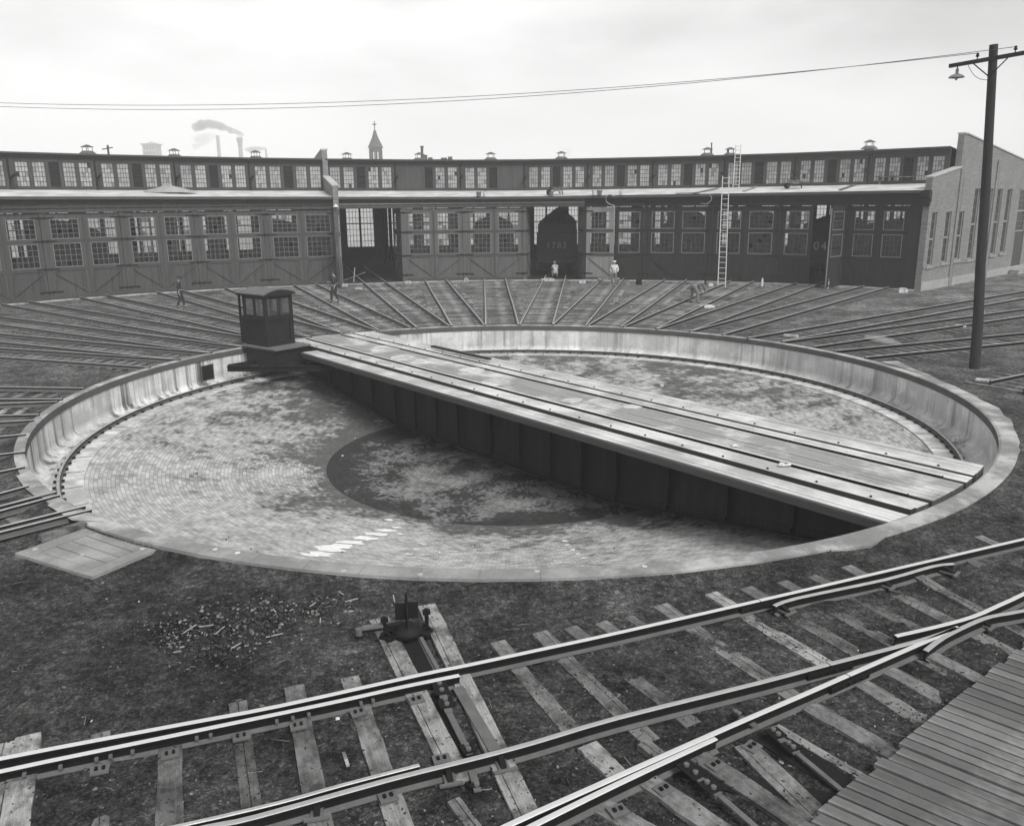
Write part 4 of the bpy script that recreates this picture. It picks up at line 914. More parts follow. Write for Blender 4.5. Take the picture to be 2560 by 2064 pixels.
# splice bars with bolts, rail joints
def along(line,x):
    for (x0,y0),(x1,y1) in zip(line,line[1:]):
        if x0<=x<=x1: t=(x-x0)/(x1-x0); return G(x,lerp(y0,y1,t),0),(G(x1,y1)-G(x0,y0)).normalized()
for ln,x in ((RAILS['rail'][0],1898),(RAILS['rail'][1],2071),(RAILS['rail'][2],2119)):
    mb=MB(); p,d=along(ln,x); an=math.atan2(d.y,d.x); T=local((p.x,p.y,0),an)
    mb.box((-.35,-.058,-.115),(.35,-.04,-.04),'rust_steel',T); mb.box((-.004,-.042,-.03),(.004,.042,.0025),'soil_and_shade',T)
    for i in range(6): mb.box((-.29+i*.115,-.078,-.09),(-.265+i*.115,-.057,-.065),'rust_steel',T)
    topart(mb,'splice_bar')
mb=MB(); ln=RAILS['point_blade'][0]
for x in (60,150,240,275,330,490,525,690,730,770,900,930):
    p,d=along(ln,x); T=local((p.x,p.y,0),math.atan2(d.y,d.x)); mb.lathe([(.018,0),(.018,.02)],'rail_foot',(0,0,0),6)
    # bolt heads on the web facing the camera
    mb.v=mb.v[:-12]; mb.f=mb.f[:-8]; mb.m=mb.m[:-8]
    mb.box((-.018,-.06,-.09),(.018,-.016,-.058),'rail_foot',T)
topart(mb,'blade_bolts','stuff')
# timbers: upper end pixel, a second pixel giving the direction, length, width, material
TIM=[(D(8,1560),D(-35,1736),2.7,.24,'tie_pale'),(D(60,1545),D(30,1736),2.7,.27,'tie_pale'),(D(212,1540),D(205,1736),2.7,.2,'tie_wood'),(D(358,1545),D(356,1736),2.7,.25,'tie_wood'),
(D(500,1475),D(530,1700),2.8,.2,'tie_wood'),(D(618,1440),D(664,1680),2.8,.23,'tie_wood'),(D(735,1420),D(838,1722),2.9,.24,'tie_wood'),
(D(797,1300),D(947,1600),3.7,.27,'tie_pale'),(D(897,1272),D(1092,1680),4.6,.26,'tie_pale'),
(z4(115,530),z4(600,1090),2.2,.22,'tie_wood'),(z4(390,470),z4(960,1010),2.6,.23,'tie_wood'),(z4(590,440),z4(1180,890),2.5,.21,'tie_wood'),(z4(790,395),z4(1430,830),2.4,.21,'tie_wood'),
(z4(970,358),z4(1600,755),2.3,.14,'tie_wood'),(z4(1180,292),z4(1830,725),4.2,.25,'tie_wood'),(z4(1510,215),z5(280,690),3.6,.24,'tie_pale'),(z5(10,380),z5(510,660),3.3,.24,'tie_wood'),(z5(215,350),z5(665,590),3.2,.22,'tie_wood'),(z5(385,318),z5(795,512),3.0,.2,'tie_wood'),(z5(580,262),z5(1010,480),3.2,.24,'tie_wood'),
(z5(900,270),z5(1170,410),3.0,.2,'tie_wood'),(z5(1150,170),z5(1500,315),3.0,.2,'tie_wood'),(z5(1330,90),z5(1600,200),3.0,.2,'tie_wood'),
(z5(0,1275),z5(400,1660),2.6,.27,'tie_wood'),(z5(180,1165),z5(670,1450),1.3,.12,'tie_pale'),(z5(370,1055),z5(855,1330),1.5,.26,'tie_wood'),(z5(670,925),z5(1060,1145),1.35,.25,'tie_wood'),(z5(820,850),z5(1200,1030),1.3,.24,'tie_wood'),(z5(1060,770),z5(1370,910),1.2,.22,'tie_wood'),
(z4(700,1200),z4(900,1385),.55,.25,'tie_pale'),(z4(1100,1440),z4(1560,1760),1.9,.25,'tie_wood'),(z4(1420,1270),z4(1860,1560),1.9,.25,'tie_wood'),(z4(790,1590),z4(1100,1770),1.2,.24,'tie_wood'),
(z4(1060,1190),z4(1330,1370),.7,.16,'tie_wood'),(z3(1330,1560),z3(1470,1735),.8,.14,'tie_wood')]
TOPS=[]
rnd=random.Random(4)
for i,(a,b,L,wd,m) in enumerate(TIM):
    A=G(*a,-.13);B=G(*b,-.13); d=(B-A); d.z=0; d.normalize(); x=Vector((-d.y,d.x,0))*wd/2; mb=MB(); zt=-.128-rnd.uniform(0,.016)-(.03 if i in(12,13) else 0)
    if i in (7,8,1,28,23,25,31,30): zt=-.118-rnd.uniform(0,.006)
    bur=i in (2,4,9,10,11,12,13,14,15,16,17,18,19,20,21,22,26,27,28,29,33,34)
    TOPS.append((A,d,L,wd,zt,bur)); nseg=8; prev=None
    # weathered timber: slightly wandering edges, a split or two along the grain
    rows=[]
    for q in range(nseg+1):
        c=A+d*L*q/nseg; w0=x*(1+rnd.uniform(-.08,.05)); rows.append((c-w0,c+w0))
    split=rnd.uniform(-.5,.5); gp=.005 if rnd.random()<.35 else .0006
    zts=[zt+(.012 if bur and q<2 else 0)-(.0 if not bur else .028*min(1,max(0,(q/nseg*L-.35)/.3))) +rnd.uniform(-.003,.003) for q in range(nseg+1)]
    for q in range(nseg):
        (l0,r0_),(l1,r1_)=rows[q],rows[q+1]; dz_=rnd.uniform(-.002,.002)
        f=lambda p,z: (p.x,p.y,z)
        c0=(l0+r0_)/2+x*split; c1=(l1+r1_)/2+x*split; gsp=x.normalized()*gp
        for (p0,p1,p2,p3) in ((l0,c0-gsp,c1-gsp,l1),(c0+gsp,r0_,r1_,c1+gsp)):
            mb.hexa([f(p0,-.3),f(p1,-.3),f(p2,-.3),f(p3,-.3),f(p0,zts[q]),f(p1,zts[q]),f(p2,zts[q+1]),f(p3,zts[q+1])],m)
    o=mb.build('sleeper'); 
    # grain runs along the timber: put the mesh in its own frame
    an=math.atan2(d.y,d.x); Tm=local((A.x,A.y,0),an); o.data.transform(Tm.inverted()); o.parent=to; o.matrix_basis=Matrix.Translation(-TOI)@Tm
# chairs, tie plates and spikes
PL=[z2(1310,880),z2(1855,745),z2(770,1000),z3(285,1065),z3(690,975),z3(1080,890),z3(890,1545),z5(45,1290),z4(1540,1340),z4(1200,1500),z4(900,1640),z3(1250,1290)]
mb=MB()
for p in PL:
    q=G(*p,-.12); T=local((q.x,q.y,0),R(-69 if p[0]<1600 else -54)+rnd.uniform(-.1,.1)); mb.box((-.075,-.09,-.12),(.075,.09,-.1),'rail_foot',T); mb.box((-.02,-.05,-.1),(.02,-.02,-.075),'rust_steel',T); mb.box((-.02,.02,-.1),(.02,.05,-.075),'rust_steel',T)
topart(mb,'tie_plates','stuff')
# rail braces at the far ends of plates
for p,an in ((z3(1310,1430),-75),(z3(1670,1340),-72),(z3(410,1660),-80),(z5(250,520),-52),(z5(830,375),-48),(z5(1190,300),-45),(z5(1390,600),-50)):
    q=G(*p,-.1); T=local((q.x,q.y,0),R(an)); mb=MB(); mb.box((-.19,-.06,-.12),(.06,.06,-.1),'rail_foot',T); mb.hexa([T@Vector(c) for c in ((-.17,-.03,-.1),(.04,-.03,-.1),(.04,.03,-.1),(-.17,.03,-.1),(-.17,-.03,-.03),(-.1,-.03,-.03),(-.1,.03,-.03),(-.17,.03,-.03))],'rust_steel'); mb.box((.03,-.12,-.118),(.07,.12,-.095),'rail_foot',T)
    topart(mb,'rail_brace')
# switch rods: flat bars with clevis plates
def rod(p0,p1,wd=.07,z=-.07,name='switch_rod',clev=((0,.14),(.8,.95)),ext=0):
    A=G(*p0,z);B=G(*p1,z); d=(B-A); L=d.length; an=math.atan2(d.y,d.x); T=local((A.x,A.y,0),an); mb=MB()
    mb.box((0,-wd/2,z-.012),(L,wd/2,z+.006),'rail_foot',T)
    for c0,c1 in clev: 
        mb.box((c0*L,-wd*.95,z+.007),(c1*L,wd*.95,z+.024),'rust_steel',T)
        for c in (c0+.25*(c1-c0),c0+.75*(c1-c0)): 
            p=T@Vector((c*L,0,z+.02)); mb.lathe([(.03,0),(.03,.03),(.016,.034)],'rail_foot',p,6)
    return topart(mb,name)
rod(z3(1230,770),z3(1300,965),.09,-.05,clev=((0,.45),(.6,.9)))
rod(z3(1290,950),z3(1440,1250),.07,-.07,clev=((.82,1),))
rod(z3(1455,1360),z3(1495,1500),.075,-.1,clev=((.7,.85),))
rod(z3(1360,800),z3(1610,1225),.13,-.105,'slide_plate',clev=())
rod(z4(1320,1330),z4(1560,1530),.09,-.05,clev=((0,.5),(.6,.95)))
rod(z4(1560,1530),z4(1830,1765),.06,-.07,clev=())
rod(z5(295,1315),z5(572,1545),.055,-.07,clev=())
rod(z5(150,1190),z5(300,1320),.09,-.05,clev=((0,.4),(.6,.95)))
rod(z4(1660,1000),z4(1800,1080),.08,-.08,clev=((0,.3),))
rod((1052,1592),(1095,1672),.05,-.1,clev=())
# flat dark patches painted as the shade of the hollows under the rods
def patch(pts,name,m,z,kind='structure',label=None,cat=None,th=.0):
    P=[G(x,y,z) for x,y in pts]; mb=MB()
    if th: mb.prism([(p.x,p.y) for p in P][::-1] if sum((P[i].x*P[(i+1)%len(P)].y-P[(i+1)%len(P)].x*P[i].y) for i in range(len(P)))<0 else [(p.x,p.y) for p in P],z-th,z,m)
    else: mb.face(P,m)
    o=mb.build(name); tag(o,label,cat,kind=kind); return o
patch([z3(960,420),z3(1055,400),z3(1210,690),z3(1060,700)],'rod_trench_shade','soil_and_shade',GZ+.028)
patch([z3(1150,870),z3(1240,850),z3(1480,1260),z3(1340,1290)],'rod_trench_shade','soil_and_shade',GZ+.028)
patch([z3(1400,1420),z3(1470,1390),z3(1520,1530),z3(1450,1560)],'rod_trench_shade','soil_and_shade',GZ+.028)
patch([z4(1250,1400),z4(1420,1330),z5(560,1560),z5(380,1670)],'rod_trench_shade','soil_and_shade',GZ+.028)
patch([z5(60,1250),z5(200,1180),z5(640,1490),z5(560,1560)],'rod_trench_shade','soil_and_shade',GZ+.028)
# switch stand on the two long timbers
S=G(*D(857,1335),-.12); st=empty('switch_stand',(S.x,S.y,-.115),R(12),label='black low switch stand with crossed target plates on two timber ends',cat='switch stand')
mb=MB(); mb.lathe([(.20,.02),(.205,.07),(.19,.10),(.13,.15),(.06,.185),(.03,.19)],'black_iron',(0,0,0),20); 
for x,y in ((-.26,-.1),(-.26,.1),(.26,-.1),(.26,.1)): mb.bar((x*.6,y*.8,.05),(x,y,.02),.07,.04,'rust_steel'); mb.lathe([(.045,0),(.045,.035),(.02,.045)],'rust_steel',(x,y,0),8)
mb.build('base_casting',st)
mb=MB(); mb.tube([(0,0,.15),(0,0,.5),(0,0,.62)],[.022,.02,.012],'black_iron',8); mb.build('spindle',st)
mb=MB(); mb.box((-.155,-.006,.24),(.155,.006,.48),'black_iron'); mb.build('target_plate',st)
mb=MB(); mb.hexa([(-.006,-.15,.18),(.006,-.15,.18),(.006,-.022,.18),(-.006,-.022,.18),(-.006,-.13,.34),(.006,-.13,.34),(.006,-.022,.46),(-.006,-.022,.46)],'girder_paint'); mb.build('target_plate',st)
mb=MB(); mb.bar((-.05,.02,.16),(-.62,.03,.13),.07,.055,'black_iron'); mb.bar((-.32,.03,.17),(-.6,.035,.16),.09,.03,'rail_foot'); mb.lathe([(.05,-.04),(.05,.05)],'rail_foot',(-.64,.03,.11),8); mb.build('throw_lever',st)
for x,y,h in ((-.30,.02,.30),(.27,.05,.34)):
    mb=MB(); mb.tube([(x,y,0),(x,y,h*.9),(x,y,h)],[.03,.028,.02],'black_iron',8); mb.box((x-.05,y-.03,h*.75),(x+.05,y+.03,h*.93),'black_iron'); mb.tube([(x-.07,y-.06,.03),(x,y-.02,.09),(x+.07,y-.06,.03)],.02,'rust_steel',6); mb.lathe([(.09,0),(.07,.03)],'rust_steel',(x,y,0),10); mb.build('latch_post',st)
mb=MB(); a_=G(*z3(1070,420),-.14); b_=G(*z3(1205,690),-.14); mb.bar(a_,b_,.035,.03,'rail_foot'); topart(mb,'connecting_rod')
# loose planks and chocks by the stand: overhanging pale plank at the lever
# boardwalk
ed=[z5(370,1700),z5(540,1560),z5(700,1425),z5(870,1290),z5(1040,1150),z5(1150,1065),z5(1290,950),z5(1400,850),z5(1500,770),z5(1591,690)]
e0=G(*D(1640,1765),-.03); e1=G(*z5(1640,650),-.03); ee=(e1-e0); LB=ee.length; ea=math.atan2(ee.y,ee.x)
bwk=empty('boardwalk',(e0.x,e0.y,0),ea,label='grey plank boardwalk with dark seams in the lower right corner',cat='boardwalk')
Tb=local((e0.x,e0.y,0),ea); s=-.6; i=0; rnd=random.Random(9)
while s<LB+3:
    w_=rnd.uniform(.15,.2); st_=rnd.choice([0,0,.02,.05]) if s>.3 else 0
    # planks run away from the rails, fanning slightly
    f=lerp(R(-78),R(-88),min(1,max(0,s/LB))); dv=Vector((math.cos(f),math.sin(f),0)); lft=Vector((s,-st_,0)); mb=MB(); n_=(w_-.034)
    sw=n_/abs(math.sin(f)); p0=lft; p1=lft+Vector((sw,0,0)); L=4.2; zt=-.03+rnd.uniform(-.006,.006)
    q=[p0+dv*L,p1+dv*L,p1,p0]; c=[Tb.inverted()@(Tb@v) for v in q]
    mb.hexa([(v.x,v.y,zt-.05) for v in c]+[(v.x,v.y,zt) for v in c],'walk_wood')
    o=mb.build('plank'); Tm=local((p0.x,p0.y,0),f); o.data.transform(Tm.inverted()); o.parent=bwk; o.matrix_basis=Tm
    s+=w_/abs(math.sin(f)); i+=1
mb=MB(); mb.box((-.6,-4.3,GZ+.02),(LB+3,-.25,-.095),'soil_and_shade'); 
for y in (-.5,-1.8,-3.4): mb.box((-.6,y-.1,-.095),(LB+3,y+.1,-.088),'guard_wood')
mb.build('joist',bwk)

# slab cover beside the left rim, front coping boards, broad right apron
P=[G(x,y,-.115) for x,y in ((37,1382),(230,1441),(428,1358),(270,1300))]
o=P[0]; ax=(P[1]-P[0]); ay=(P[3]-P[0]); an=math.atan2(ax.y,ax.x)
cv=empty('slab_cover',(o.x,o.y,0),0,label='pale panelled slab cover flush with the ground at lower left of the pit',cat='slab')
def q(u,v): w_=P[0]*(1-u)*(1-v)+P[1]*u*(1-v)+P[2]*u*v+P[3]*(1-u)*v; return (w_.x-o.x,w_.y-o.y)
def panel_(u0,v0,u1,v1,z,nm='panel'):
    mb=MB(); mb.prism([q(u0,v0),q(u1,v0),q(u1,v1),q(u0,v1)],-.25,z-.085,'slab_board'); mb.build(nm,cv)
panel_(0,0,.16,1,-.03,'side_board'); panel_(.165,0,.86,.13,-.032,'end_board'); panel_(.865,0,1,.93,-.028,'side_board')
for i in range(5): v0=.137+i*.165; panel_(.172,v0,.85,v0+.153,-.034+.002*(i%2))
ap=[(870,597),(1060,680),(1280,780),(1390,830),(1480,890),(1535,950),(1562,1060),(1550,1130),(1510,1200),(1455,1250),(1440,1295),(1330,1345),(1270,1385),(1130,1440),(980,1505),(700,1640),(500,1675)]
op_=[G(1860+x/2.284,640+y/2.284,-.06) for x,y in ap]; mb=MB(); dens=[]
for a,b in zip(op_,op_[1:]):
    for t in (0,.33,.66): 
        p=a.lerp(b,t); p=p+Vector((random.uniform(-.07,.07),random.uniform(-.07,.07),0)); dens.append(p)
dens.append(op_[-1]); vs=[];fs=[]
for p in dens:
    a=math.atan2(p.y,p.x); r=max(math.hypot(p.x,p.y),RC+.03); vs+=[((RC-.02)*math.cos(a),(RC-.02)*math.sin(a),-.049),(r*math.cos(a),r*math.sin(a),-.062),(r*math.cos(a),r*math.sin(a),-.2)]
for i in range(len(dens)-1): k=3*i; fs+=[(k,k+3,k+4,k+1),(k+1,k+4,k+5,k+2)]
mb.mesh(vs,fs,'concrete_top'); tag(mb.build('concrete_apron'),kind='structure')
# pale apron under the left rail ends
ap=[(5,1240),(60,1200),(118,1215),(165,1248),(250,1290),(205,1300),(150,1262),(70,1240),(75,1262),(30,1262)]
patch([(40,1188),(66,1182),(108,1215),(140,1232),(118,1246),(88,1240),(62,1220)],'concrete_apron','concrete_top',-.035)
patch([(118,1262),(150,1245),(232,1290),(262,1303),(180,1300)],'concrete_apron','concrete_top',-.037)
# coping boards of the front rim, slightly proud, with pale discs
mb=MB(); aa=math.degrees(math.atan2(*reversed(G(425,1345)[:2]))); ab=math.degrees(math.atan2(*reversed(G(1500,1425)[:2])))
mb=MB(); nb=8
for i in range(nb):
    t0=lerp(aa,ab,i/nb)+.05; t1=lerp(aa,ab,(i+1)/nb); q0,q1=pol(t0,RP+.03),pol(t1,RP+.03); r0_,r1_=pol(t0,RC+.02),pol(t1,RC+.02); z=-.035
    mb.prism([(q0.x,q0.y),(r0_.x,r0_.y),(r1_.x,r1_.y),(q1.x,q1.y)],-.15,z,'slab_board')
o=mb.build('rim_boards',ow)
mb=MB()
for x,y in ((537,1372),(594,1381),(1343,1427),(1611,1415),(418,1346),(207,1385),(88,1372),(356,1371),(860,1426),(1050,1435)):
    zz=-.113 if (x,y) in ((418,1346),(207,1385),(88,1372),(356,1371)) else -.034
    p=G(x,y,zz); mb.lathe([(.045,-.005),(.045,.001),(.04,.002)],'block_ring',(p.x,p.y,zz),12)
mb.build('marker_disc',ow)['kind']='stuff'
# lime spilled on the brick floor
def spill(px,z,name='lime_spill'):
    mb=MB(); rnd=random.Random(len(px)); 
    for (x,y,w_,h_) in px:
        c=G(x,y,z); r=math.hypot(c.x,c.y); 
        for it in range(3): c=G(x,y,floor_z(math.hypot(c.x,c.y)))
        pts=[]; n_=14
        ux=G(x+w_,y,c.z)-c; uy=G(x,y+h_,c.z)-c
        for k in range(n_): a=2*PI*k/n_; f=rnd.uniform(.55,1.1); v=c+ux*math.cos(a)*f+uy*math.sin(a)*f; rr=math.hypot(v.x,v.y); pts.append((v.x,v.y,floor_z(rr)+.012))
        cc=(c.x,c.y,floor_z(math.hypot(c.x,c.y))+.014)
        mb.mesh([cc]+pts,[(0,1+(k+1)%n_,1+k) for k in range(n_)],'lime')
    o=mb.build(name); tag(o,kind='structure'); return o
spill([(775,1388,30,7),(800,1384,42,11),(825,1374,44,11),(850,1366,44,10),(880,1356,42,9),(910,1346,42,8),(940,1335,40,7),(968,1326,34,5),(990,1318,16,3),(1000,1335,10,3),(975,1300,14,4)],-2)
spill([(1412,1352,9,3),(1420,1362,8,3),(1432,1375,8,3),(1445,1385,9,3),(1460,1396,10,2)],-2)
spill([(1000,1398,14,2),(1020,1386,14,2),(1042,1374,12,2),(1060,1362,10,2)],-2)
# worn pale patches on the deck
mb=MB()
for x,y,w_,h_ in ((1430,1000,30,6),(1490,1000,22,5),(1580,1015,28,6),(1240,955,40,10),(960,872,40,9),(1010,895,40,8),(1180,925,35,8),(900,850,30,7)):
    c=G(x,y,-.04); ux=G(x+w_,y,-.04)-c; uy=G(x,y+h_,-.04)-c; pts=[]
    for k in range(16): a=2*PI*k/16; f=random.uniform(.75,1.1); v=c+ux*math.cos(a)*f+uy*math.sin(a)*f; pts.append((v.x,v.y,-.0405))
    mb.mesh([(c.x,c.y,-.039)]+pts,[(0,1+(k+1)%16,1+k) for k in range(16)],'block_ring')
o=mb.build('ash_patches'); tag(o,kind='stuff',label='pale ash trodden onto the planks of the bridge deck',cat='ash')

# ------------------------------------------------------------------ loose stones, chips, wood scraps
def chunk(mb,p,s,m,rnd,flat=.6):
    vs=[]; sx,sy,th=rnd.uniform(.5,1.5),rnd.uniform(.4,.9),rnd.uniform(0,PI); ct,st2=math.cos(th),math.sin(th)
    for z in (-1,1):
        for k in range(5):
            a=2*PI*k/5+rnd.uniform(-.4,.4); r=s*rnd.uniform(.6,1.1)*(1 if z<0 else .75); u_,v_=r*math.cos(a)*sx,r*math.sin(a)*sy; vs.append((p.x+u_*ct-v_*st2,p.y+u_*st2+v_*ct,p.z+z*s*flat*.5*rnd.uniform(.4,1.3)))
    mb.mesh(vs,[(4,3,2,1,0),(5,6,7,8,9)]+[(k,(k+1)%5,5+(k+1)%5,5+k) for k in range(5)],m)
rnd=random.Random(21)
mb=MB()
for (A,d,L,wd,zt,bur) in TOPS:
    for i in range(int(L*(60 if bur else 38))):
        u_=rnd.random()*L; w2=rnd.gauss(0,.32); w2=max(-.5,min(.5,w2+(.3 if rnd.random()<.5 else -.3))); p=A+d*u_+Vector((-d.y,d.x,0))*wd*w2; s_=rnd.choice([.006,.009,.013,.02]); chunk(mb,Vector((p.x,p.y,zt-(.026 if bur and u_>.5 else 0)+s_*.12)),s_,rnd.choices(['dark_chip','cinders','stone_chip'],[5,5,.6])[0],rnd)
for i in range(13000):
    x=rnd.uniform(-20,2600); y=rnd.uniform(1200,2064)
    p=G(x,y,GZ)
    if math.hypot(p.x,p.y)<RC+.25: continue
    s=rnd.choice([.008,.01,.012,.016,.022])*rnd.uniform(.7,1.3)
    if rnd.random()<.03: s*=1.8
    p.z=GZ+gnoise(p.x,p.y)+s*.2; chunk(mb,p,s,rnd.choices(['stone_chip','dark_chip','cinders','tie_wood','concrete_wall'],[.8,6,5,2.5,.06])[0],rnd)
tag(mb.build('scattered_gravel'),label='loose cinders and small stones scattered on the foreground ground',cat='gravel',kind='stuff')
mb=MB()
for i in range(3800):
    t=rnd.random(); c=D(lerp(335,800,t)+rnd.gauss(0,26),lerp(1352,1243,t)+rnd.gauss(0,24+12*math.sin(t*6)))
    p=G(*c,GZ); s=rnd.choice([.008,.012,.02,.03])*rnd.uniform(.6,1.4); p.z=GZ+s*.35+rnd.uniform(0,.04)*(1-abs(t-.5)); chunk(mb,p,s,rnd.choices(['stone_chip','dark_chip','cinders','tie_wood'],[.8,4,4,2])[0],rnd)
for i in range(12):
    t=rnd.random(); p=G(*D(lerp(345,800,t)+rnd.gauss(0,20),lerp(1352,1243,t)+rnd.gauss(0,20)),GZ+.04); a=rnd.uniform(0,PI); L=rnd.uniform(.04,.13); d=Vector((math.cos(a),math.sin(a),rnd.uniform(-.1,.1)))*L; mb.bar(p-d,p+d,.016,.01,'stone_base')
tag(mb.build('rubble_heap'),label='low heap of broken stone and wood chips between pit and switch stand',cat='rubble',kind='stuff')
mb=MB()
for i in range(150):
    x=rnd.uniform(0,2560); y=rnd.uniform(1420,2060); p=G(x,y,GZ+.012)
    if math.hypot(p.x,p.y)<RC+.3: continue
    a=rnd.uniform(0,PI); L=rnd.uniform(.02,.12); d=Vector((math.cos(a),math.sin(a),0))*L; mb.bar(p-d,p+d,.007,.006,rnd.choice(['tie_wood','tie_wood','stone_chip']))
for i in range(200):
    a=rnd.uniform(0,2*PI); r=rnd.uniform(2,12)**1.0; p=Vector((r*math.cos(a),r*math.sin(a),floor_z(r)+.015)); s=rnd.choice([.012,.02,.03,.045]); chunk(mb,p,s,rnd.choices(['dark_chip','stone_chip','lime'],[6,2,.6])[0],rnd)
for i in range(900):
    a=rnd.uniform(R(-10),R(190)); r=rnd.uniform(RC+.3,34); p=Vector((r*math.cos(a),r*math.sin(a),GZ+.02)); chunk(mb,p,rnd.choice([.02,.03,.045]),rnd.choices(['dark_chip','stone_chip','lime'],[4,4,.5])[0],rnd)
tag(mb.build('litter'),label='wood splinters, cinders and scraps scattered over yard and pit floor',cat='litter',kind='stuff')
# single loose things worth their own object
def plank_obj(a,b,wd,th,m,z,label,name='loose_plank',cat='plank',group=None):
    A=G(*a,z);B=G(*b,z); mb=MB(); mb.bar(A,B,wd,th,m); o=mb.build(name,origin=(A+B)/2); tag(o,label,cat,group); return o
plank_obj((100,1345),(215,1312),.16,.12,'tie_wood',GZ+.08,'rough old timber lying beside the paired rails at the left edge')
plank_obj(z3(590,1240),z3(620,1330),.035,.02,'tie_pale',GZ+.02,'thin wood strip lying between the sleepers below the switch rod',cat='stick')
plank_obj(z2(1435,-2300+1075),z2(1580,-2300+1068),.03,.02,'tie_pale',GZ+.02,'thin pale stick on the open ground below the slab cover',cat='stick')
plank_obj((1960,838),(1995,841),.18,.1,'concrete_wall',GZ+.06,'short pale block on the farthest yard track',cat='block',name='loose_block')
plank_obj((2390,814),(2412,817),.2,.1,'concrete_wall',GZ+.06,'pale plank end lying behind the lamp pole',cat='plank')
plank_obj((2440,948),(2472,952),.25,.06,'concrete_wall',GZ+.05,'pale slab at the end of the short track below the lamp pole',cat='slab',name='loose_slab')
for p,l in (((2390,1124-20),'crumpled pale rag against the foot of the right pit wall'),(z3(565,1015),'small white paper scrap between the left sleepers'),((1657,966),'flat white scrap on the pit floor beyond the bridge'),((858,1140),'white stone at the edge of the dark ring in the pit')):
    z={0:-1.15}.get(0); 
    if 'wall' in l: q_=G(2397,1103,-1.15)
    elif 'left sleepers' in l: q_=G(*p,GZ+.02)
    elif 'beyond' in l: q_=G(*p,-1.6)
    else: q_=G(*p,-2.35)
    s={'c':.22,'s':.045,'f':.13,'w':.07}[l[0]]; mb=MB(); r2=random.Random(len(l)); 
    for i in range(5 if s>.2 else 1): chunk(mb,q_+Vector((r2.uniform(-s,s)*.6,r2.uniform(-s,s)*.6,s*.3)),s*(.7 if s>.2 else 1),'rag',r2,.5)
    o=mb.build('rag' if s>.2 else 'scrap',origin=q_); tag(o,l,'rag' if s>.2 else 'scrap')
mb=MB(); q_=G(1954,1160,.0); r2=random.Random(3); chunk(mb,q_+Vector((0,0,.0)),.13,'rag',r2,.4); chunk(mb,q_+Vector((.12,-.03,.0)),.08,'rag',r2,.4); tag(mb.build('scrap',origin=q_),'crumpled scrap lying on the bridge deck beside the near rail','scrap')
mb=MB(); q_=G(1835,1112,.0); chunk(mb,q_,.09,'rag',r2,.4); tag(mb.build('scrap',origin=q_),'small pale scrap caught on the near rail of the bridge','scrap')
#PART4
# ------------------------------------------------------------------ lamp pole and wires
PB=G(2437,920,GZ); PT=Vector((PB.x-.72,PB.y,10.15)); pd=(PT-PB)
po=empty('lamp_pole',(PB.x,PB.y,GZ),0,label='tall dark leaning timber pole with a crossarm and a dish lamp',cat='lamp pole')
def L_(p): return Vector(p)-Vector((PB.x,PB.y,GZ))
mb=MB(); rr=[.175,.165,.155,.148,.14,.132,.125]; pts=[PB+pd*(i/6)+Vector((.012*math.sin(i*2),.01*math.cos(i*3),0)) for i in range(7)]; pts[0]=PB-Vector((0,0,.2)); mb.tube([L_(p) for p in pts],rr,'pole_wood',12); mb.build('pole',po)
cz=9.72; PC=PB+pd*((cz-GZ)/(10.15-GZ)); ad=Vector((math.cos(R(-58)),math.sin(R(-58)),.035)).normalized(); off=Vector((ad.y,-ad.x,0))*-.0
front=Vector((-math.sin(R(-58)),math.cos(R(-58)),0))*-.17
AL=PC-ad*1.32+front; AR=PC+ad*1.5+front
mb=MB(); mb.bar(L_(AL),L_(AR),.1,.115,'pole_wood'); mb.build('crossarm',po)
for s in (-.52,.55):
    mb=MB(); mb.bar(L_(PC+ad*s+front-Vector((0,0,.06))),L_(PC+front*.7-Vector((0,0,.52))),.035,.012,'black_iron',up=front); mb.build('brace',po)
for s in (-.42,.75,1.3):
    mb=MB(); p=L_(PC+ad*s+front); mb.lathe([(.015,.05),(.015,.12),(.05,.13),(.055,.17),(.035,.19),(.045,.23),(.02,.25)],'black_iron',p,10); mb.build('insulator',po)
LP=AL+ad*.28-Vector((0,0,.06)); mb=MB(); mb.tube([L_(LP),L_(LP-Vector((0,0,.1)))],.016,'black_iron',6); mb.lathe([(.24,-.34),(.235,-.31),(.17,-.26),(.07,-.22),(.045,-.2),(.05,-.1),(.03,-.05)],'lamp_enamel',L_(LP),20); mb.build('lamp_shade',po)
mb=MB(); mb.lathe([(.02,-.3),(.045,-.35),(.045,-.39),(.02,-.42)],'white_paint',L_(LP),10); mb.build('bulb',po)
pts=[]; a_=AL+ad*.62-Vector((0,0,.06)); b_=PC+front*.6-Vector((0,0,.62))
for i in range(9): t=i/8; p=a_.lerp(b_,t); p.z-=.22*math.sin(PI*t)**.9*(1-t*.5); pts.append(L_(p))
mb=MB(); mb.tube(pts,.009,'black_iron',5); mb.build('conduit',po)
wa=PC+ad*-.42+front+Vector((0,0,.24)); wb=PC+ad*.75+front+Vector((0,0,.22))
def wire(a,b,sag,label,r=.008):
    mb=MB(); pts=[]
    for i in range(33): t=i/32; p=a.lerp(b,t); p.z-=sag*4*t*(1-t); pts.append(p)
    mb.tube(pts,r,'wire',5,caps=False); o=mb.build('overhead_wire'); tag(o,label,'wire','overhead wires crossing the sky')
we=at_depth(-420,236,40); wire(wa,we,.93,'upper of the two thin wires crossing the sky from the pole',.010)
we=at_depth(-420,240,41); wire(wb,we,1.12,'lower of the two thin wires crossing the sky from the pole',.010)
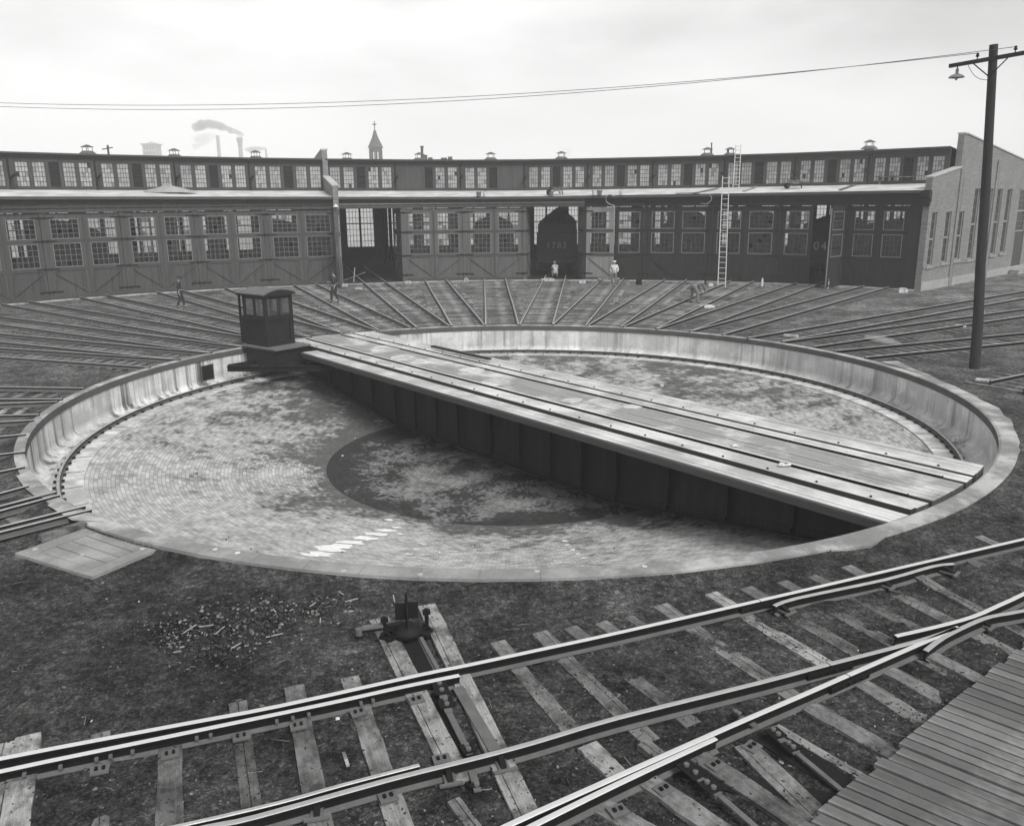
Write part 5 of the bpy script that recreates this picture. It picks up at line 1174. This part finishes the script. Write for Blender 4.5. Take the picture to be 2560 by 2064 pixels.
# ------------------------------------------------------------------ ladders
def ladder(p0,p1,across,wd,nr,label,ext=0,loose=True,c='ladder_wood'):
    t=empty('ladder',p0,0,label=label,cat='ladder',group='pale wooden ladders on the roundhouse'); d=p1-p0; ac=across.normalized()
    for s in (-1,1): mb=MB(); mb.bar(ac*s*wd/2,d+ac*s*wd/2*.86,.045,.075,c,up=ac.cross(d).normalized()); mb.build('side_rail',t)
    for i in range(nr): u=(i+.6)/nr; w_=wd*lerp(1,.86,u)*.5-.02; mb=MB(); mb.tube([d*u-ac*w_,d*u+ac*w_],.022,c,6); mb.build('rung',t)
pA=G(1804,718,GZ); aa=math.degrees(math.atan2(pA.y,pA.x)); ax=Vector((math.sin(R(aa)),-math.cos(R(aa)),0))
# top rests on the eave and stands above it
tp=pol(aa-.1,Rf(aa)-.5); tpz=V(1815,440,(tp.x,tp.y),(tp.x+ax.x,tp.y+ax.y)); ladder(pA,Vector((tpz.x,tpz.y,tpz.z)),ax,.50,21,'long pale ladder leaning from the yard against the roundhouse eave')
q0=V(1840,468,pol(aa-2,Rf(aa)+3.1)[:2],(pol(aa-2,Rf(aa)+3.1)+ax)[:2]); q1=V(1846,362,pol(aa-2,Rf(aa)+CL-.35)[:2],(pol(aa-2,Rf(aa)+CL-.35)+ax)[:2]); ladder(q0,q1,ax,.42,11,'short pale ladder leaning on the clerestory above the low roof')
# ------------------------------------------------------------------ things on the low roof
def on_roof(x,y):
    d=ray(x,y)
    for i in range(4000,9000):
        q_=CAM+d*(i*.01); a=math.degrees(math.atan2(q_.y,q_.x)); r=math.hypot(q_.x,q_.y); u=(r-Rf(a)+.42)/(CL+.42)
        if u>=0:
            z=lerp(5.86,6.3,u)+dz(a)
            if q_.z<=z or u>1: return Vector((q_.x,q_.y,z+.005)),a
    return q_,a
def bucket(x,y,label,s=1,m='bucket_zinc'):
    p,a=on_roof(x,y); t=empty('bucket',p,0,label=label,cat='bucket',group='buckets left on the low roof'); mb=MB(); mb.lathe([(.13*s,0),(.17*s,.3*s),(.175*s,.31*s),(.155*s,.3*s),(.12*s,.04*s)],m,(0,0,0),12); mb.build('pail',t)
    mb=MB(); mb.tube([(.17*s*math.cos(k*PI/8),0,.3*s+.14*s*math.sin(k*PI/8)) for k in range(9)],.008,'black_iron',4); mb.build('handle',t)
bucket(1197,492,'dark bucket on the low roof right of the fire wall',1.1); bucket(1213,493,'pale bucket beside the dark one on the low roof',.9,'rag')
bucket(1486,490,'pale round bucket on the roof above the standing man',1.15,'rag'); bucket(1499,491,'dark round bucket on the roof above the standing man',1.1)
bucket(1553,491,'small white bucket on the roof right of the bent hose',.85,'white_paint'); bucket(1378,490,'dark bucket beside the barrow above the open tender doorway',1.1)
def barrow(x,y,rz,label):
    p,a=on_roof(x,y); t=empty('wheelbarrow',p,rz,label=label,cat='wheelbarrow',group='wheelbarrows on the low roof')
    mb=MB(); mb.hexa([(-.3,-.24,.34),(.35,-.2,.34),(.35,.2,.34),(-.3,.24,.34),(-.55,-.36,.56),(.62,-.3,.56),(.62,.3,.56),(-.55,.36,.56)],'tie_pale'); mb.build('tray',t)
    mb=MB(); mb.tube([(.6,-.03,.2),(.6,.03,.2)],.2,'black_iron',14); mb.build('wheel',t)
    for s in (-1,1):
        mb=MB(); mb.bar((.62,s*.09,.2),(-1.05,s*.27,.5),.04,.05,'tie_wood'); mb.build('handle',t)
        mb=MB(); mb.bar((-.3,s*.22,.36),(-.38,s*.22,0),.03,.04,'black_iron'); mb.bar((-.38,s*.22,.02),(-.2,s*.22,.3),.025,.03,'black_iron'); mb.build('leg',t)
barrow(1990,472,R(160),'wheelbarrow standing on the low roof right of the ladders'); barrow(1392,488,R(200),'upturned handled barrow on the low roof above the tender doorway')
mb=MB(); p,a=on_roof(422,482); rnd=random.Random(5); vs=[]; n=14
for j in range(7):
    rr_=1.9*(1-j/6.5); 
    for k in range(n): an=2*PI*k/n; vs.append((p.x+(rr_*math.cos(an)+rnd.uniform(-.1,.1)),p.y+(rr_*.4*math.sin(an)),p.z+.42*(j/6)**.8+rnd.uniform(0,.05)))
mb.mesh(vs,[(j*n+k,j*n+(k+1)%n,(j+1)*n+(k+1)%n,(j+1)*n+k) for j in range(6) for k in range(n)],'stone_base'); tag(mb.build('gravel_heap',origin=p),'low heap of roofing gravel on the left part of the low roof','gravel heap')
for (a1_,b1_,l) in (((1735,487),(1795,473),'plank lying across the low roof left of the long ladder'),((1860,480),(1890,469),'pale plank on the low roof just right of the long ladder'),((2100,477),(2140,463),'long board on the low roof near the brick parapet'),((1690,486),(1750,487),'dark batten along the low roof edge left of the long ladder')):
    A,_=on_roof(*a1_);B,_=on_roof(*b1_); mb=MB(); mb.bar(A+Vector((0,0,.05)),B+Vector((0,0,.07)),.22,.05,'tie_pale' if 'pale' in l else 'tie_wood'); tag(mb.build('roof_board',origin=A),l,'board','boards on the low roof')
A,_=on_roof(2192,458);B,_=on_roof(2282,462); mb=MB(); tr_=empty('trestle_plank',A,0,label='plank resting on a box below the last louver of the clerestory',cat='trestle')
mb.bar(Vector((0,0,.5)),B-A+Vector((0,0,.5)),.25,.05,'tie_pale'); mb.build('plank',tr_); mb=MB(); mb.box((.05,-.2,0),(.45,.2,.47),'tie_wood'); mb.build('box',tr_)
def hose(px,label):
    pts=[]; p0,a=on_roof(*px[0]); ax_=Vector((math.sin(R(a)),-math.cos(R(a)),0))
    base=pol(a,Rf(a)-.5)
    for x,y in px: q_=V(x,y,(base.x,base.y),(base.x+ax_.x,base.y+ax_.y)); pts.append(q_)
    sm=[]
    for j in range(len(pts)-1):
        p0_=pts[max(j-1,0)];p1=pts[j];p2=pts[j+1];p3=pts[min(j+2,len(pts)-1)]
        for q in range(4): t=q/4; sm.append(.5*((2*p1)+(p2-p0_)*t+(2*p0_-5*p1+4*p2-p3)*t*t+(3*p1-3*p2+p3-p0_)*t*t*t))
    mb=MB(); mb.tube(sm+[pts[-1]],.035,'tie_pale',7); o=mb.build('hose'); tag(o,label,'hose','hoses hanging over the eave')
hose([(1536,491),(1527,487),(1518,489),(1515,496),(1516,504),(1525,511),(1535,514),(1537,519)],'bent pale hose curling over the eave above the standing man')
hose([(1752,508),(1765,510),(1775,504),(1779,495),(1774,487)],'curved pale hose over the eave left of the long ladder')
# pipes and gear standing behind the roof ridge
def stand_pipe(x,yb,yt,r,dist,label,name='stove_pipe'):
    b=at_depth(x,yb+14,dist); t_=at_depth(x,yt,dist); mb=MB(); mb.tube([b-Vector((0,0,3)),b,t_],r,'vent_metal',8); mb.lathe([(r*1.3,0),(r*1.3,.12)],'vent_metal',t_,8); o=mb.build(name,origin=b); tag(o,label,'pipe','pipes above the roof ridge')
stand_pipe(1055,404,369,.11,72,'thin stove pipe above the roof between the church spire and the centre')
stand_pipe(1779,392,361,.05,68,'thin rod beside the roof vent left of the upper ladder','roof_rod'); stand_pipe(1821,391,374,.05,68,'short spike over the roof just left of the upper ladder','roof_rod')
b=at_depth(1085,402,75); mb=MB(); rnd=random.Random(8)
for x0,w_,h in ((-1.1,.5,.9),(-.5,.35,.5),(.6,.5,.45),(1.2,.35,.6),(-1.5,2.9,.22)): mb.box((b.x+x0,b.y,b.z-2.5),(b.x+x0+w_,b.y+.5,b.z+h*.55),'vent_metal')
tag(mb.build('roof_machinery',origin=b),'dark jumble of machinery showing over the ridge beside the stove pipe','machinery')
# small yard things at the doors
def block(x,y,w_,d_,h,m,label,name='stone_block',cat='block'):
    p=G(x,y,GZ); mb=MB(); mb.box((-w_/2,-d_/2,0),(w_/2,d_/2,h*.8),m); mb.box((-w_*.3,-d_*.3,h*.8),(w_*.34,d_*.3,h),m); o=mb.build(name); o.location=p; o.rotation_euler=(0,0,random.uniform(-.2,.2)); tag(o,label,cat)
block(2255,731,.55,.4,.28,'concrete_wall','pale stone block at the foot of the last dark door')
block(862,716,.4,.3,.2,'concrete_wall','pale door stop at the foot of the open door leaf by the fire wall'); block(897,723,.4,.3,.12,'concrete_wall','flat pale stone before the empty doorway')
block(1455,708,.45,.3,.22,'concrete_wall','pale stone at the foot of the right post of the tender doorway'); block(1021,709,.4,.3,.2,'concrete_wall','pale stone at the right post of the empty doorway'); block(1166,705,.25,.2,.3,'concrete_wall','small white stake at the doors left of the 2004 tender','marker_stake','stake')
block(1905,716,.12,.1,.55,'white_paint','short white post by the dark doors right of the long ladder','short_post','post'); block(2069,721,.12,.1,.6,'white_paint','short white post by the edge of the swung dark door','short_post','post'); block(1597,712,.4,.35,.4,'black_iron','black jack standing on a block right of the standing man','jack','jack')
block(1768,769,.7,.4,.14,'rag','pale sack and tools lying by the stooping man','tool_bundle','tools')
block(1777,716,.3,.25,.22,'white_paint','white pail on the ground at the foot of the long ladder','pail','bucket')
block(1370,703,.9,.4,.22,'concrete_wall','pale block between the rails under the tender 1783')
A=G(1140+0,705,GZ)
mb=MB(); q_=G(1521,709,GZ); mb.box((-.75,-.2,.32),(.75,.2,.38),'tie_pale'); mb.box((-.7,-.15,0),(-.62,.15,.32),'tie_wood'); mb.box((.62,-.15,0),(.7,.15,.32),'tie_wood'); o=mb.build('low_bench'); o.location=q_; tag(o,'low plank bench on the ground left of the standing man','bench')
p=G(884,706,GZ); mb=MB(); mb.bar(p,p+Vector((.12,.1,1.05)),.04,.04,'white_paint'); tag(mb.build('leaning_rod',origin=p),'thin white rod standing in the empty doorway','rod')

# ------------------------------------------------------------------ people
def skin_mesh(name,verts,edges,mat_,parent,sub=1,root=0):
    me=bpy.data.meshes.new(name); me.from_pydata([v[0] for v in verts],edges,[]); ob=bpy.data.objects.new(name,me); COL.objects.link(ob)
    md=ob.modifiers.new('s','SKIN'); md.use_smooth_shade=True
    if not me.skin_vertices: bpy.context.view_layer.objects.active=ob
    if not me.skin_vertices:
        bm=bmesh.new(); bm.from_mesh(me); bm.verts.layers.skin.verify(); bm.to_mesh(me); bm.free()
    for i,v in enumerate(verts): me.skin_vertices[0].data[i].radius=v[1] if isinstance(v[1],tuple) else (v[1],v[1]); me.skin_vertices[0].data[i].use_root=(i==root)
    sb=ob.modifiers.new('d','SUBSURF'); sb.levels=sub; sb.render_levels=sub
    dg=bpy.context.evaluated_depsgraph_get(); m2=bpy.data.meshes.new_from_object(ob.evaluated_get(dg)); bpy.data.objects.remove(ob)
    m2.materials.clear(); m2.materials.append(M[mat_]); m2.polygons.foreach_set('material_index',[0]*len(m2.polygons)); m2.polygons.foreach_set('use_smooth',[True]*len(m2.polygons))
    o=bpy.data.objects.new(name,m2); COL.objects.link(o); o.parent=parent; return o
def person(loc,rz,J,label,top,legs,hat,scale=1.0,hatm='shirt_pale'):
    """J: joint positions, x right, y forward, z up"""
    t=empty('person',loc,rz,label=label,cat='person'); t.scale=(scale,)*3
    Vv={k:Vector(v) for k,v in J.items()}
    vs=[];ed=[];ix={}
    def add(n,p,r): ix[n]=len(vs); vs.append((tuple(p),r)); return ix[n]
    add('pelvis',Vv['pelvis'],(.14,.11)); add('chest',Vv['chest'],(.155,.11)); add('neckb',Vv['neckb'],.062); add('neck',Vv['neck'],.055); hd=Vv['head']; hn=(hd-Vv['neck']).normalized(); add('head',hd,(.078,.095)); add('crown',hd+hn*.09,(.06,.075))
    ed+=[(ix['pelvis'],ix['chest']),(ix['chest'],ix['neckb']),(ix['neckb'],ix['neck']),(ix['neck'],ix['head']),(ix['head'],ix['crown'])]
    fw=Vv.get('face',Vector((0,1,0))).normalized(); add('nose',hd+fw*.105-hn*.01,.018); ed.append((ix['head'],ix['nose']))
    for s in ('l','r'):
        sh=add('sh'+s,Vv['sh'+s],.062); el=add('el'+s,Vv['el'+s],.044); wr=add('wr'+s,Vv['wr'+s],.029); hv=Vv['ha'+s]; pa=add('ha'+s,hv,(.042,.02)); ed+=[(ix['chest'],sh),(sh,el),(el,wr),(wr,pa)]
        dirh=(hv-Vv['wr'+s]).normalized(); side=dirh.cross(Vector((0,1,0)) if abs(dirh.y)<.8 else Vector((1,0,0))).normalized()
        cr=Vector((0,.02,-.01))
        for q in range(4):
            o_=side*(q-1.5)*.021; L=(.07,.082,.078,.06)[q]; a_=add('f',hv+dirh*.045+o_,.0095); b_=add('f',hv+dirh*(.045+L*.6)+o_+cr*.5,.0085); c_=add('f',hv+dirh*(.045+L)+o_+cr*1.6,.0075); ed+=[(pa,a_),(a_,b_),(b_,c_)]
        a_=add('t',hv+side*.045+dirh*.0,.011); b_=add('t',hv+side*.06+dirh*.05+cr,.009); ed+=[(pa,a_),(a_,b_)]
        hp=add('hp'+s,Vv['hp'+s],.095); kn=add('kn'+s,Vv['kn'+s],.06); an=add('an'+s,Vv['an'+s],.042); to_=add('to'+s,Vv['to'+s],(.045,.03)); ed+=[(ix['pelvis'],hp),(hp,kn),(kn,an),(an,to_)]
    body=skin_mesh('body',vs,ed,'skin',t,1,0)
    def g(n,e=0): p,r=vs[ix[n]]; r=r if isinstance(r,tuple) else (r,r); return (p,(r[0]+e,r[1]+e))
    def cloth(name,nodes,edges,m,e): skin_mesh(name,[g(n,e) if isinstance(n,str) else n for n in nodes],edges,m,t,1,0)
    wl=Vv['wrl'].lerp(Vv['ell'],.12); wr_=Vv['wrr'].lerp(Vv['elr'],.12)
    cloth('shirt',['chest','pelvis','neckb','shl','ell',(tuple(wl),(.042,.042)),'shr','elr',(tuple(wr_),(.042,.042))],[(0,1),(0,2),(0,3),(3,4),(4,5),(0,6),(6,7),(7,8)],top,.018)
    al=Vv['anl'].lerp(Vv['knl'],.08); ar=Vv['anr'].lerp(Vv['knr'],.08)
    cloth('trousers',['pelvis','hpl','knl',(tuple(al),(.068,.068)),'hpr','knr',(tuple(ar),(.068,.068)),(tuple(Vv['pelvis'].lerp(Vv['chest'],.35)),(.15,.125))],[(0,1),(1,2),(2,3),(0,4),(4,5),(5,6),(0,7)],legs,.022)
    for s in ('l','r'): skin_mesh('shoe',[(tuple(Vv['an'+s]-Vector((0,.02,.03))),(.05,.05)),(tuple(Vv['to'+s]),(.05,.038)),(tuple(Vv['an'+s]+Vector((0,0,.05))),(.05,.05))],[(0,1),(0,2)],'cloth_dark',t,1,0)
    mb=MB(); T=Matrix.Translation(hd+hn*.06)@hn.to_track_quat('Z','Y').to_matrix().to_4x4()
    if hat=='cap': mb.lathe([(.12,.0),(.125,.03),(.11,.07),(.03,.085)],hatm,(0,0,0),14); mb.box((-.07,.08,-.005),(.07,.2,.012),hatm)
    elif hat=='brim': mb.lathe([(.2,.0),(.2,.012),(.11,.02),(.1,.1),(.03,.12)],hatm,(0,0,0),16)
    else: mb.lathe([(.105,-.03),(.108,.02),(.085,.06),(.03,.08)],'hair',(0,0,0),14)
    mb.v=[tuple(T@Vector(v)) for v in mb.v]; mb.build('hat' if hat else 'hair',t,smooth=False)
    mb=MB()
    sd_=hn.cross(fw).normalized()
    for s in (-1,1): mb.lathe([(.012,-.008),(.014,0),(.008,.01)],'hair',hd+fw*.095+sd_*s*.032+hn*.012,6)
    mb.box(tuple(hd+fw*.1-hn*.055-Vector((.025,.004,.004))),tuple(hd+fw*.1-hn*.055+Vector((.025,.004,.004))),'hair'); mb.build('face',t)
    for s in (-1,1): mb=MB(); mb.lathe([(.008,-.03),(.02,0),(.01,.03)],'skin',hd+sd_*s*.085,6); mb.build('ear',t)
    return t
STAND=dict(pelvis=(0,0,.95),chest=(0,.0,1.3),neckb=(0,0,1.46),neck=(0,.01,1.52),head=(0,.02,1.62),shl=(-.19,0,1.42),ell=(-.26,-.04,1.14),wrl=(-.2,.12,1.0),hal=(-.14,.2,.98),shr=(.19,0,1.42),elr=(.27,-.06,1.15),wrr=(.2,.1,1.02),har=(.13,.18,1.0),
 hpl=(-.1,0,.9),knl=(-.11,.03,.5),anl=(-.13,-.02,.09),tol=(-.15,.14,.04),hpr=(.1,0,.9),knr=(.13,.04,.5),anr=(.15,-.02,.09),tor=(.19,.13,.04))
p=G(1535,716,GZ); person(p,R(165),STAND,'man standing in pale shirt and cap by the half open door, hands at his waist','shirt_pale','cloth_mid','cap',.97)
BEND=dict(pelvis=(0,-.12,.86),chest=(0,.22,1.02),neckb=(0,.36,1.06),neck=(0,.41,1.05),head=(0,.5,1.04),face=(0,.6,-.8),shl=(-.18,.3,1.02),ell=(-.2,.4,.76),wrl=(-.12,.55,.58),hal=(-.1,.6,.5),shr=(.18,.3,1.02),elr=(.2,.42,.76),wrr=(.12,.58,.6),har=(.1,.63,.52),
 hpl=(-.12,-.12,.82),knl=(-.2,.02,.46),anl=(-.24,-.08,.09),tol=(-.26,.08,.04),hpr=(.12,-.12,.82),knr=(.2,.04,.46),anr=(.24,-.04,.09),tor=(.28,.12,.04))
p=G(1736,758,GZ); person(p,R(-62),BEND,'man stooping over the track left of the long ladder, dark cap and grey overalls','cloth_mid','cloth_mid','cap',1.12,'cloth_dark')
WALK=dict(STAND); WALK.update(knl=(-.1,.14,.52),anl=(-.1,.16,.09),tol=(-.1,.32,.05),knr=(.1,.0,.5),anr=(.1,-.18,.11),tor=(.1,-.05,.04),ell=(-.25,-.1,1.16),wrl=(-.23,-.12,.94),hal=(-.22,-.1,.85),elr=(.25,.06,1.16),wrr=(.2,.28,1.12),har=(.18,.36,1.12))
p=G(838,757,GZ); person(p,R(75),WALK,'man in dark clothes walking beside the fire wall doors with a pole','cloth_dark','cloth_dark','brim',1.05,'cloth_dark')
A=p+Vector((.15,.2,1.1)); mb=MB(); mb.tube([A+Vector((-.5,-.35,-.15)),A+Vector((1.5,.9,.55))],.02,'tie_wood',6); tag(mb.build('carried_pole',origin=A),'thin pole carried by the walking dark figure','pole')
WK2=dict(WALK); WK2.update(har=(.24,.02,.84),wrr=(.25,.0,.93),elr=(.26,-.04,1.16))
p=G(453,770,GZ); person(p,R(-80),WK2,'man in dark clothes crossing the tracks in front of the grey doors at left','cloth_dark','cloth_dark','brim',1.0,'cloth_dark')
CR=dict(pelvis=(0,-.15,.42),chest=(0,.02,.78),neckb=(0,.1,.92),neck=(0,.13,.96),head=(0,.18,1.04),shl=(-.18,.04,.88),ell=(-.24,.2,.66),wrl=(-.12,.36,.6),hal=(-.08,.42,.58),shr=(.18,.04,.88),elr=(.24,.2,.66),wrr=(.12,.36,.6),har=(.08,.42,.58),
 hpl=(-.11,-.12,.4),knl=(-.18,.24,.52),anl=(-.16,.06,.09),tol=(-.18,.22,.04),hpr=(.11,-.12,.4),knr=(.18,.24,.52),anr=(.16,.06,.09),tor=(.18,.22,.04))
p=G(1388,694,GZ); person(p,R(10),CR,'crouching person in white at the tail of the tender numbered 1783','shirt_pale','shirt_pale','cap',1.0)

# ------------------------------------------------------------------ far background
def far(px,y): return at_depth(px,y,1)
# church turret
D0=250; c=at_depth(942,440,D0); sc_m=D0/FPX
ch=empty('church_turret',(c.x,c.y,-.2),0,label='church belfry with a pointed spire and cross beyond the roundhouse',cat='church')
z0=c.z; zt=at_depth(942,368,D0).z; zs=at_depth(942,325,D0).z; zc=at_depth(942,301,D0).z; r_=15*sc_m
mb=MB(); mb.lathe([(r_*1.05,0),(r_*1.05,z0),(r_,z0+.01)],'church_stone',(0,0,0),8); zb_=at_depth(942,401,D0).z
mb.lathe([(r_*1.0,z0),(r_*1.0,zb_)],'church_stone',(0,0,0),8)
for k in range(8): a=2*PI*(k+.5)/8-PI/8; mb.box((-.2,-.2,zb_),(.2,.2,zt-.2),'church_stone',Matrix.Translation((r_*.93*math.cos(a),r_*.93*math.sin(a),0))@Matrix.Rotation(a,4,'Z'))
mb.lathe([(r_*1.02,zt-1.0),(r_*1.02,zt)],'church_stone',(0,0,0),8); mb.lathe([(r_*1.02,zb_),(r_*1.02,zb_+.5)],'church_stone',(0,0,0),8); mb.build('belfry',ch)
mb=MB(); mb.lathe([(r_*1.2,zt),(r_*1.22,zt+.15),(r_*.55,lerp(zt,zs,.55)),(r_*.22,zs-.3),(r_*.28,zs-.2),(r_*.12,zs+.1)],'church_stone',(0,0,0),8); mb.build('spire',ch)
mb=MB(); mb.box((-.12,-.1,zs),(.12,.1,zc),'church_stone'); mb.box((-.55,-.1,zc-1.05),(-.13,.1,zc-.75),'church_stone'); mb.box((.13,-.1,zc-1.05),(.55,.1,zc-.75),'church_stone'); mb.build('cross',ch)
def chimney(x,yb,yt,dist,wb,wt,label,crown=0):
    b=at_depth(x,430,dist); t_=at_depth(x,yt,dist); k=dist/FPX; o_=empty('factory_chimney',(b.x,b.y,-.2),0,label=label,cat='chimney',group='factory chimneys on the skyline')
    mb=MB(); pr=[(wb*k,0),(wb*k*.5,b.z),(wt*k*.5,t_.z)]
    if crown: pr=[(wb*k,0),(wb*k*.5,b.z),(wt*k*.5,t_.z-20*k),(wt*k*.65,t_.z-17*k),(wt*k*.55,t_.z-15*k),(wt*k*.78,t_.z-5*k),(wt*k*.8,t_.z-2*k),(wt*k*.55,t_.z)]
    mb.lathe(pr,'chimney_brick',(0,0,0),14); mb.build('shaft',o_); return t_
c1=chimney(552,400,338,560,8,8,'plain straight factory chimney left of the crowned one'); c2=chimney(606,402,342,520,10,9.5,'tall factory chimney with a flared crown',1); c3=chimney(669,402,373,700,6,5,'small thin factory chimney at the right of the group')
b=at_depth(386,430,600); t_=at_depth(386,362,600); k=600/FPX; tw=empty('water_tower',(b.x,b.y,-.2),0,label='pale broad tower with a cornice far off left of the chimneys',cat='tower')
mb=MB(); w_=16*k; mb.box((-w_,-w_,0),(w_,w_,t_.z),'chimney_brick'); 
for i in range(4):
    for j in range(2): mb.box((-w_*.75+i*w_*.42,-w_-.05,t_.z-3-j*3.2),(-w_*.75+i*w_*.42+w_*.2,-w_+.01,t_.z-1.4-j*3.2),'church_stone')
mb.build('shaft',tw); mb=MB(); mb.box((-w_*1.18,-w_*1.18,t_.z),(w_*1.18,w_*1.18,t_.z+.8),'chimney_brick'); mb.lathe([(w_*1.1,t_.z+.8),(w_*.1,t_.z+2.2)],'chimney_brick',(0,0,0),4); mb.build('cornice',tw)
b=at_depth(272,410,130); t_=at_depth(269,363,130); tp_=empty('telegraph_pole',(b.x,b.y,-.2),0,label='small telegraph pole with a crossarm over the left roof ridge',cat='pole'); mb=MB(); mb.tube([(0,0,0),(t_.x-b.x,t_.y-b.y,t_.z+.2)],.16,'pole_wood',8); mb.build('pole',tp_)
zz=at_depth(269,369,130).z; mb=MB(); mb.bar((t_.x-b.x-.9,0,zz-.05),(t_.x-b.x+.7,0,zz+.2),.12,.14,'pole_wood'); mb.build('crossarm',tp_)
# long low buildings far behind, hidden mostly by the roof but closing the view through the rear windows
for i,(x0,w_,h,l) in enumerate(((-150,60,6,'low warehouse far behind the left part of the roundhouse'),(70,70,6,'low warehouse far behind the right part of the roundhouse'))):
    pass
# ------------------------------------------------------------------ smoke and haze
def vol_mat(name,dens,col,aniso=.2,noise=0):
    m=bpy.data.materials.new(name); m.use_nodes=True; t=m.node_tree; t.nodes.clear(); o=N(t,'ShaderNodeOutputMaterial'); v=N(t,'ShaderNodeVolumePrincipled'); v.inputs['Color'].default_value=(col,col,col,1); v.inputs['Density'].default_value=dens; v.inputs['Anisotropy'].default_value=aniso
    t.links.new(v.outputs[0],o.inputs['Volume']); M[name]=m
def outward(o):
    bm=bmesh.new(); bm.from_mesh(o.data); bmesh.ops.remove_doubles(bm,verts=bm.verts,dist=1e-5); bmesh.ops.recalc_face_normals(bm,faces=bm.faces); bm.to_mesh(o.data); bm.free(); return o
def plume(px,dist,rad,mname,label,name='smoke_plume'):
    pts=[at_depth(x,y,dist) for x,y in px]; k=dist/FPX; mb=MB(); rnd=random.Random(len(px)+int(dist)); sm=[];rr=[]
    for j in range(len(pts)-1):
        for q in range(4): t=q/4; sm.append(pts[j].lerp(pts[j+1],t)+Vector((0,0,rnd.uniform(-1,1)*k*1.0))); rr.append(lerp(rad[j],rad[j+1],t)*k*rnd.uniform(.85,1.12))
    sm.append(pts[-1]); rr.append(rad[-1]*k*.3); mb.tube(sm,rr,mname,12); o=outward(mb.build(name,smooth=True)); tag(o,label,'smoke',kind='stuff')
vol_mat('smoke_dark',.33,.5); vol_mat('smoke_thin',.08,.7); vol_mat('smoke_near',.35,.8); vol_mat('blur',2.5,.99)
plume([(605,341),(602,334),(590,330),(570,323),(545,313),(520,309),(500,314),(480,322)],520,[5,6,7,8,10,11,12,10],'smoke_dark','dark smoke streaming left from the crowned chimney')
plume([(668,373),(660,371),(645,372),(628,374),(612,375)],700,[2,4,6,7,5],'smoke_dark','short smoke trail left of the small thin chimney')
plume([(540,335),(520,345),(500,350),(490,360),(500,368)],620,[6,12,15,14,10],'smoke_thin','thin patch of drifting smoke left of the straight chimney')
plume([(1402,392),(1412,385),(1420,378),(1425,370)],70,[5,9,11,8],'smoke_near','faint wisp of smoke over the middle roof vent')
p=G(2228,853,.15); mb=MB(); mb.tube([p+Vector((-.9,.35,.15)),p+Vector((-.4,.15,.08)),p,p+Vector((.35,-.1,-.08))],[.08,.13,.12,.05],'blur',10); tag(outward(mb.build('white_blur',smooth=True)),'small white motion steam low over the right hand tracks','blur',kind='stuff')  # white volume added in place of a blurred moving figure
hz=bpy.data.materials.new('haze_air'); hz.use_nodes=True; t=hz.node_tree; t.nodes.clear(); o_=N(t,'ShaderNodeOutputMaterial'); v=N(t,'ShaderNodeVolumePrincipled'); v.inputs['Color'].default_value=(.93,.93,.93,1); v.inputs['Density'].default_value=.0012; v.inputs['Anisotropy'].default_value=.0; t.links.new(v.outputs[0],o_.inputs['Volume']); M['haze_air']=hz
mb=MB(); mb.box((-800,-60,-4),(800,800,75),'haze_air'); o_=mb.build('haze'); o_['kind']='stuff'; o_['label']='pale smoky air over the yard'
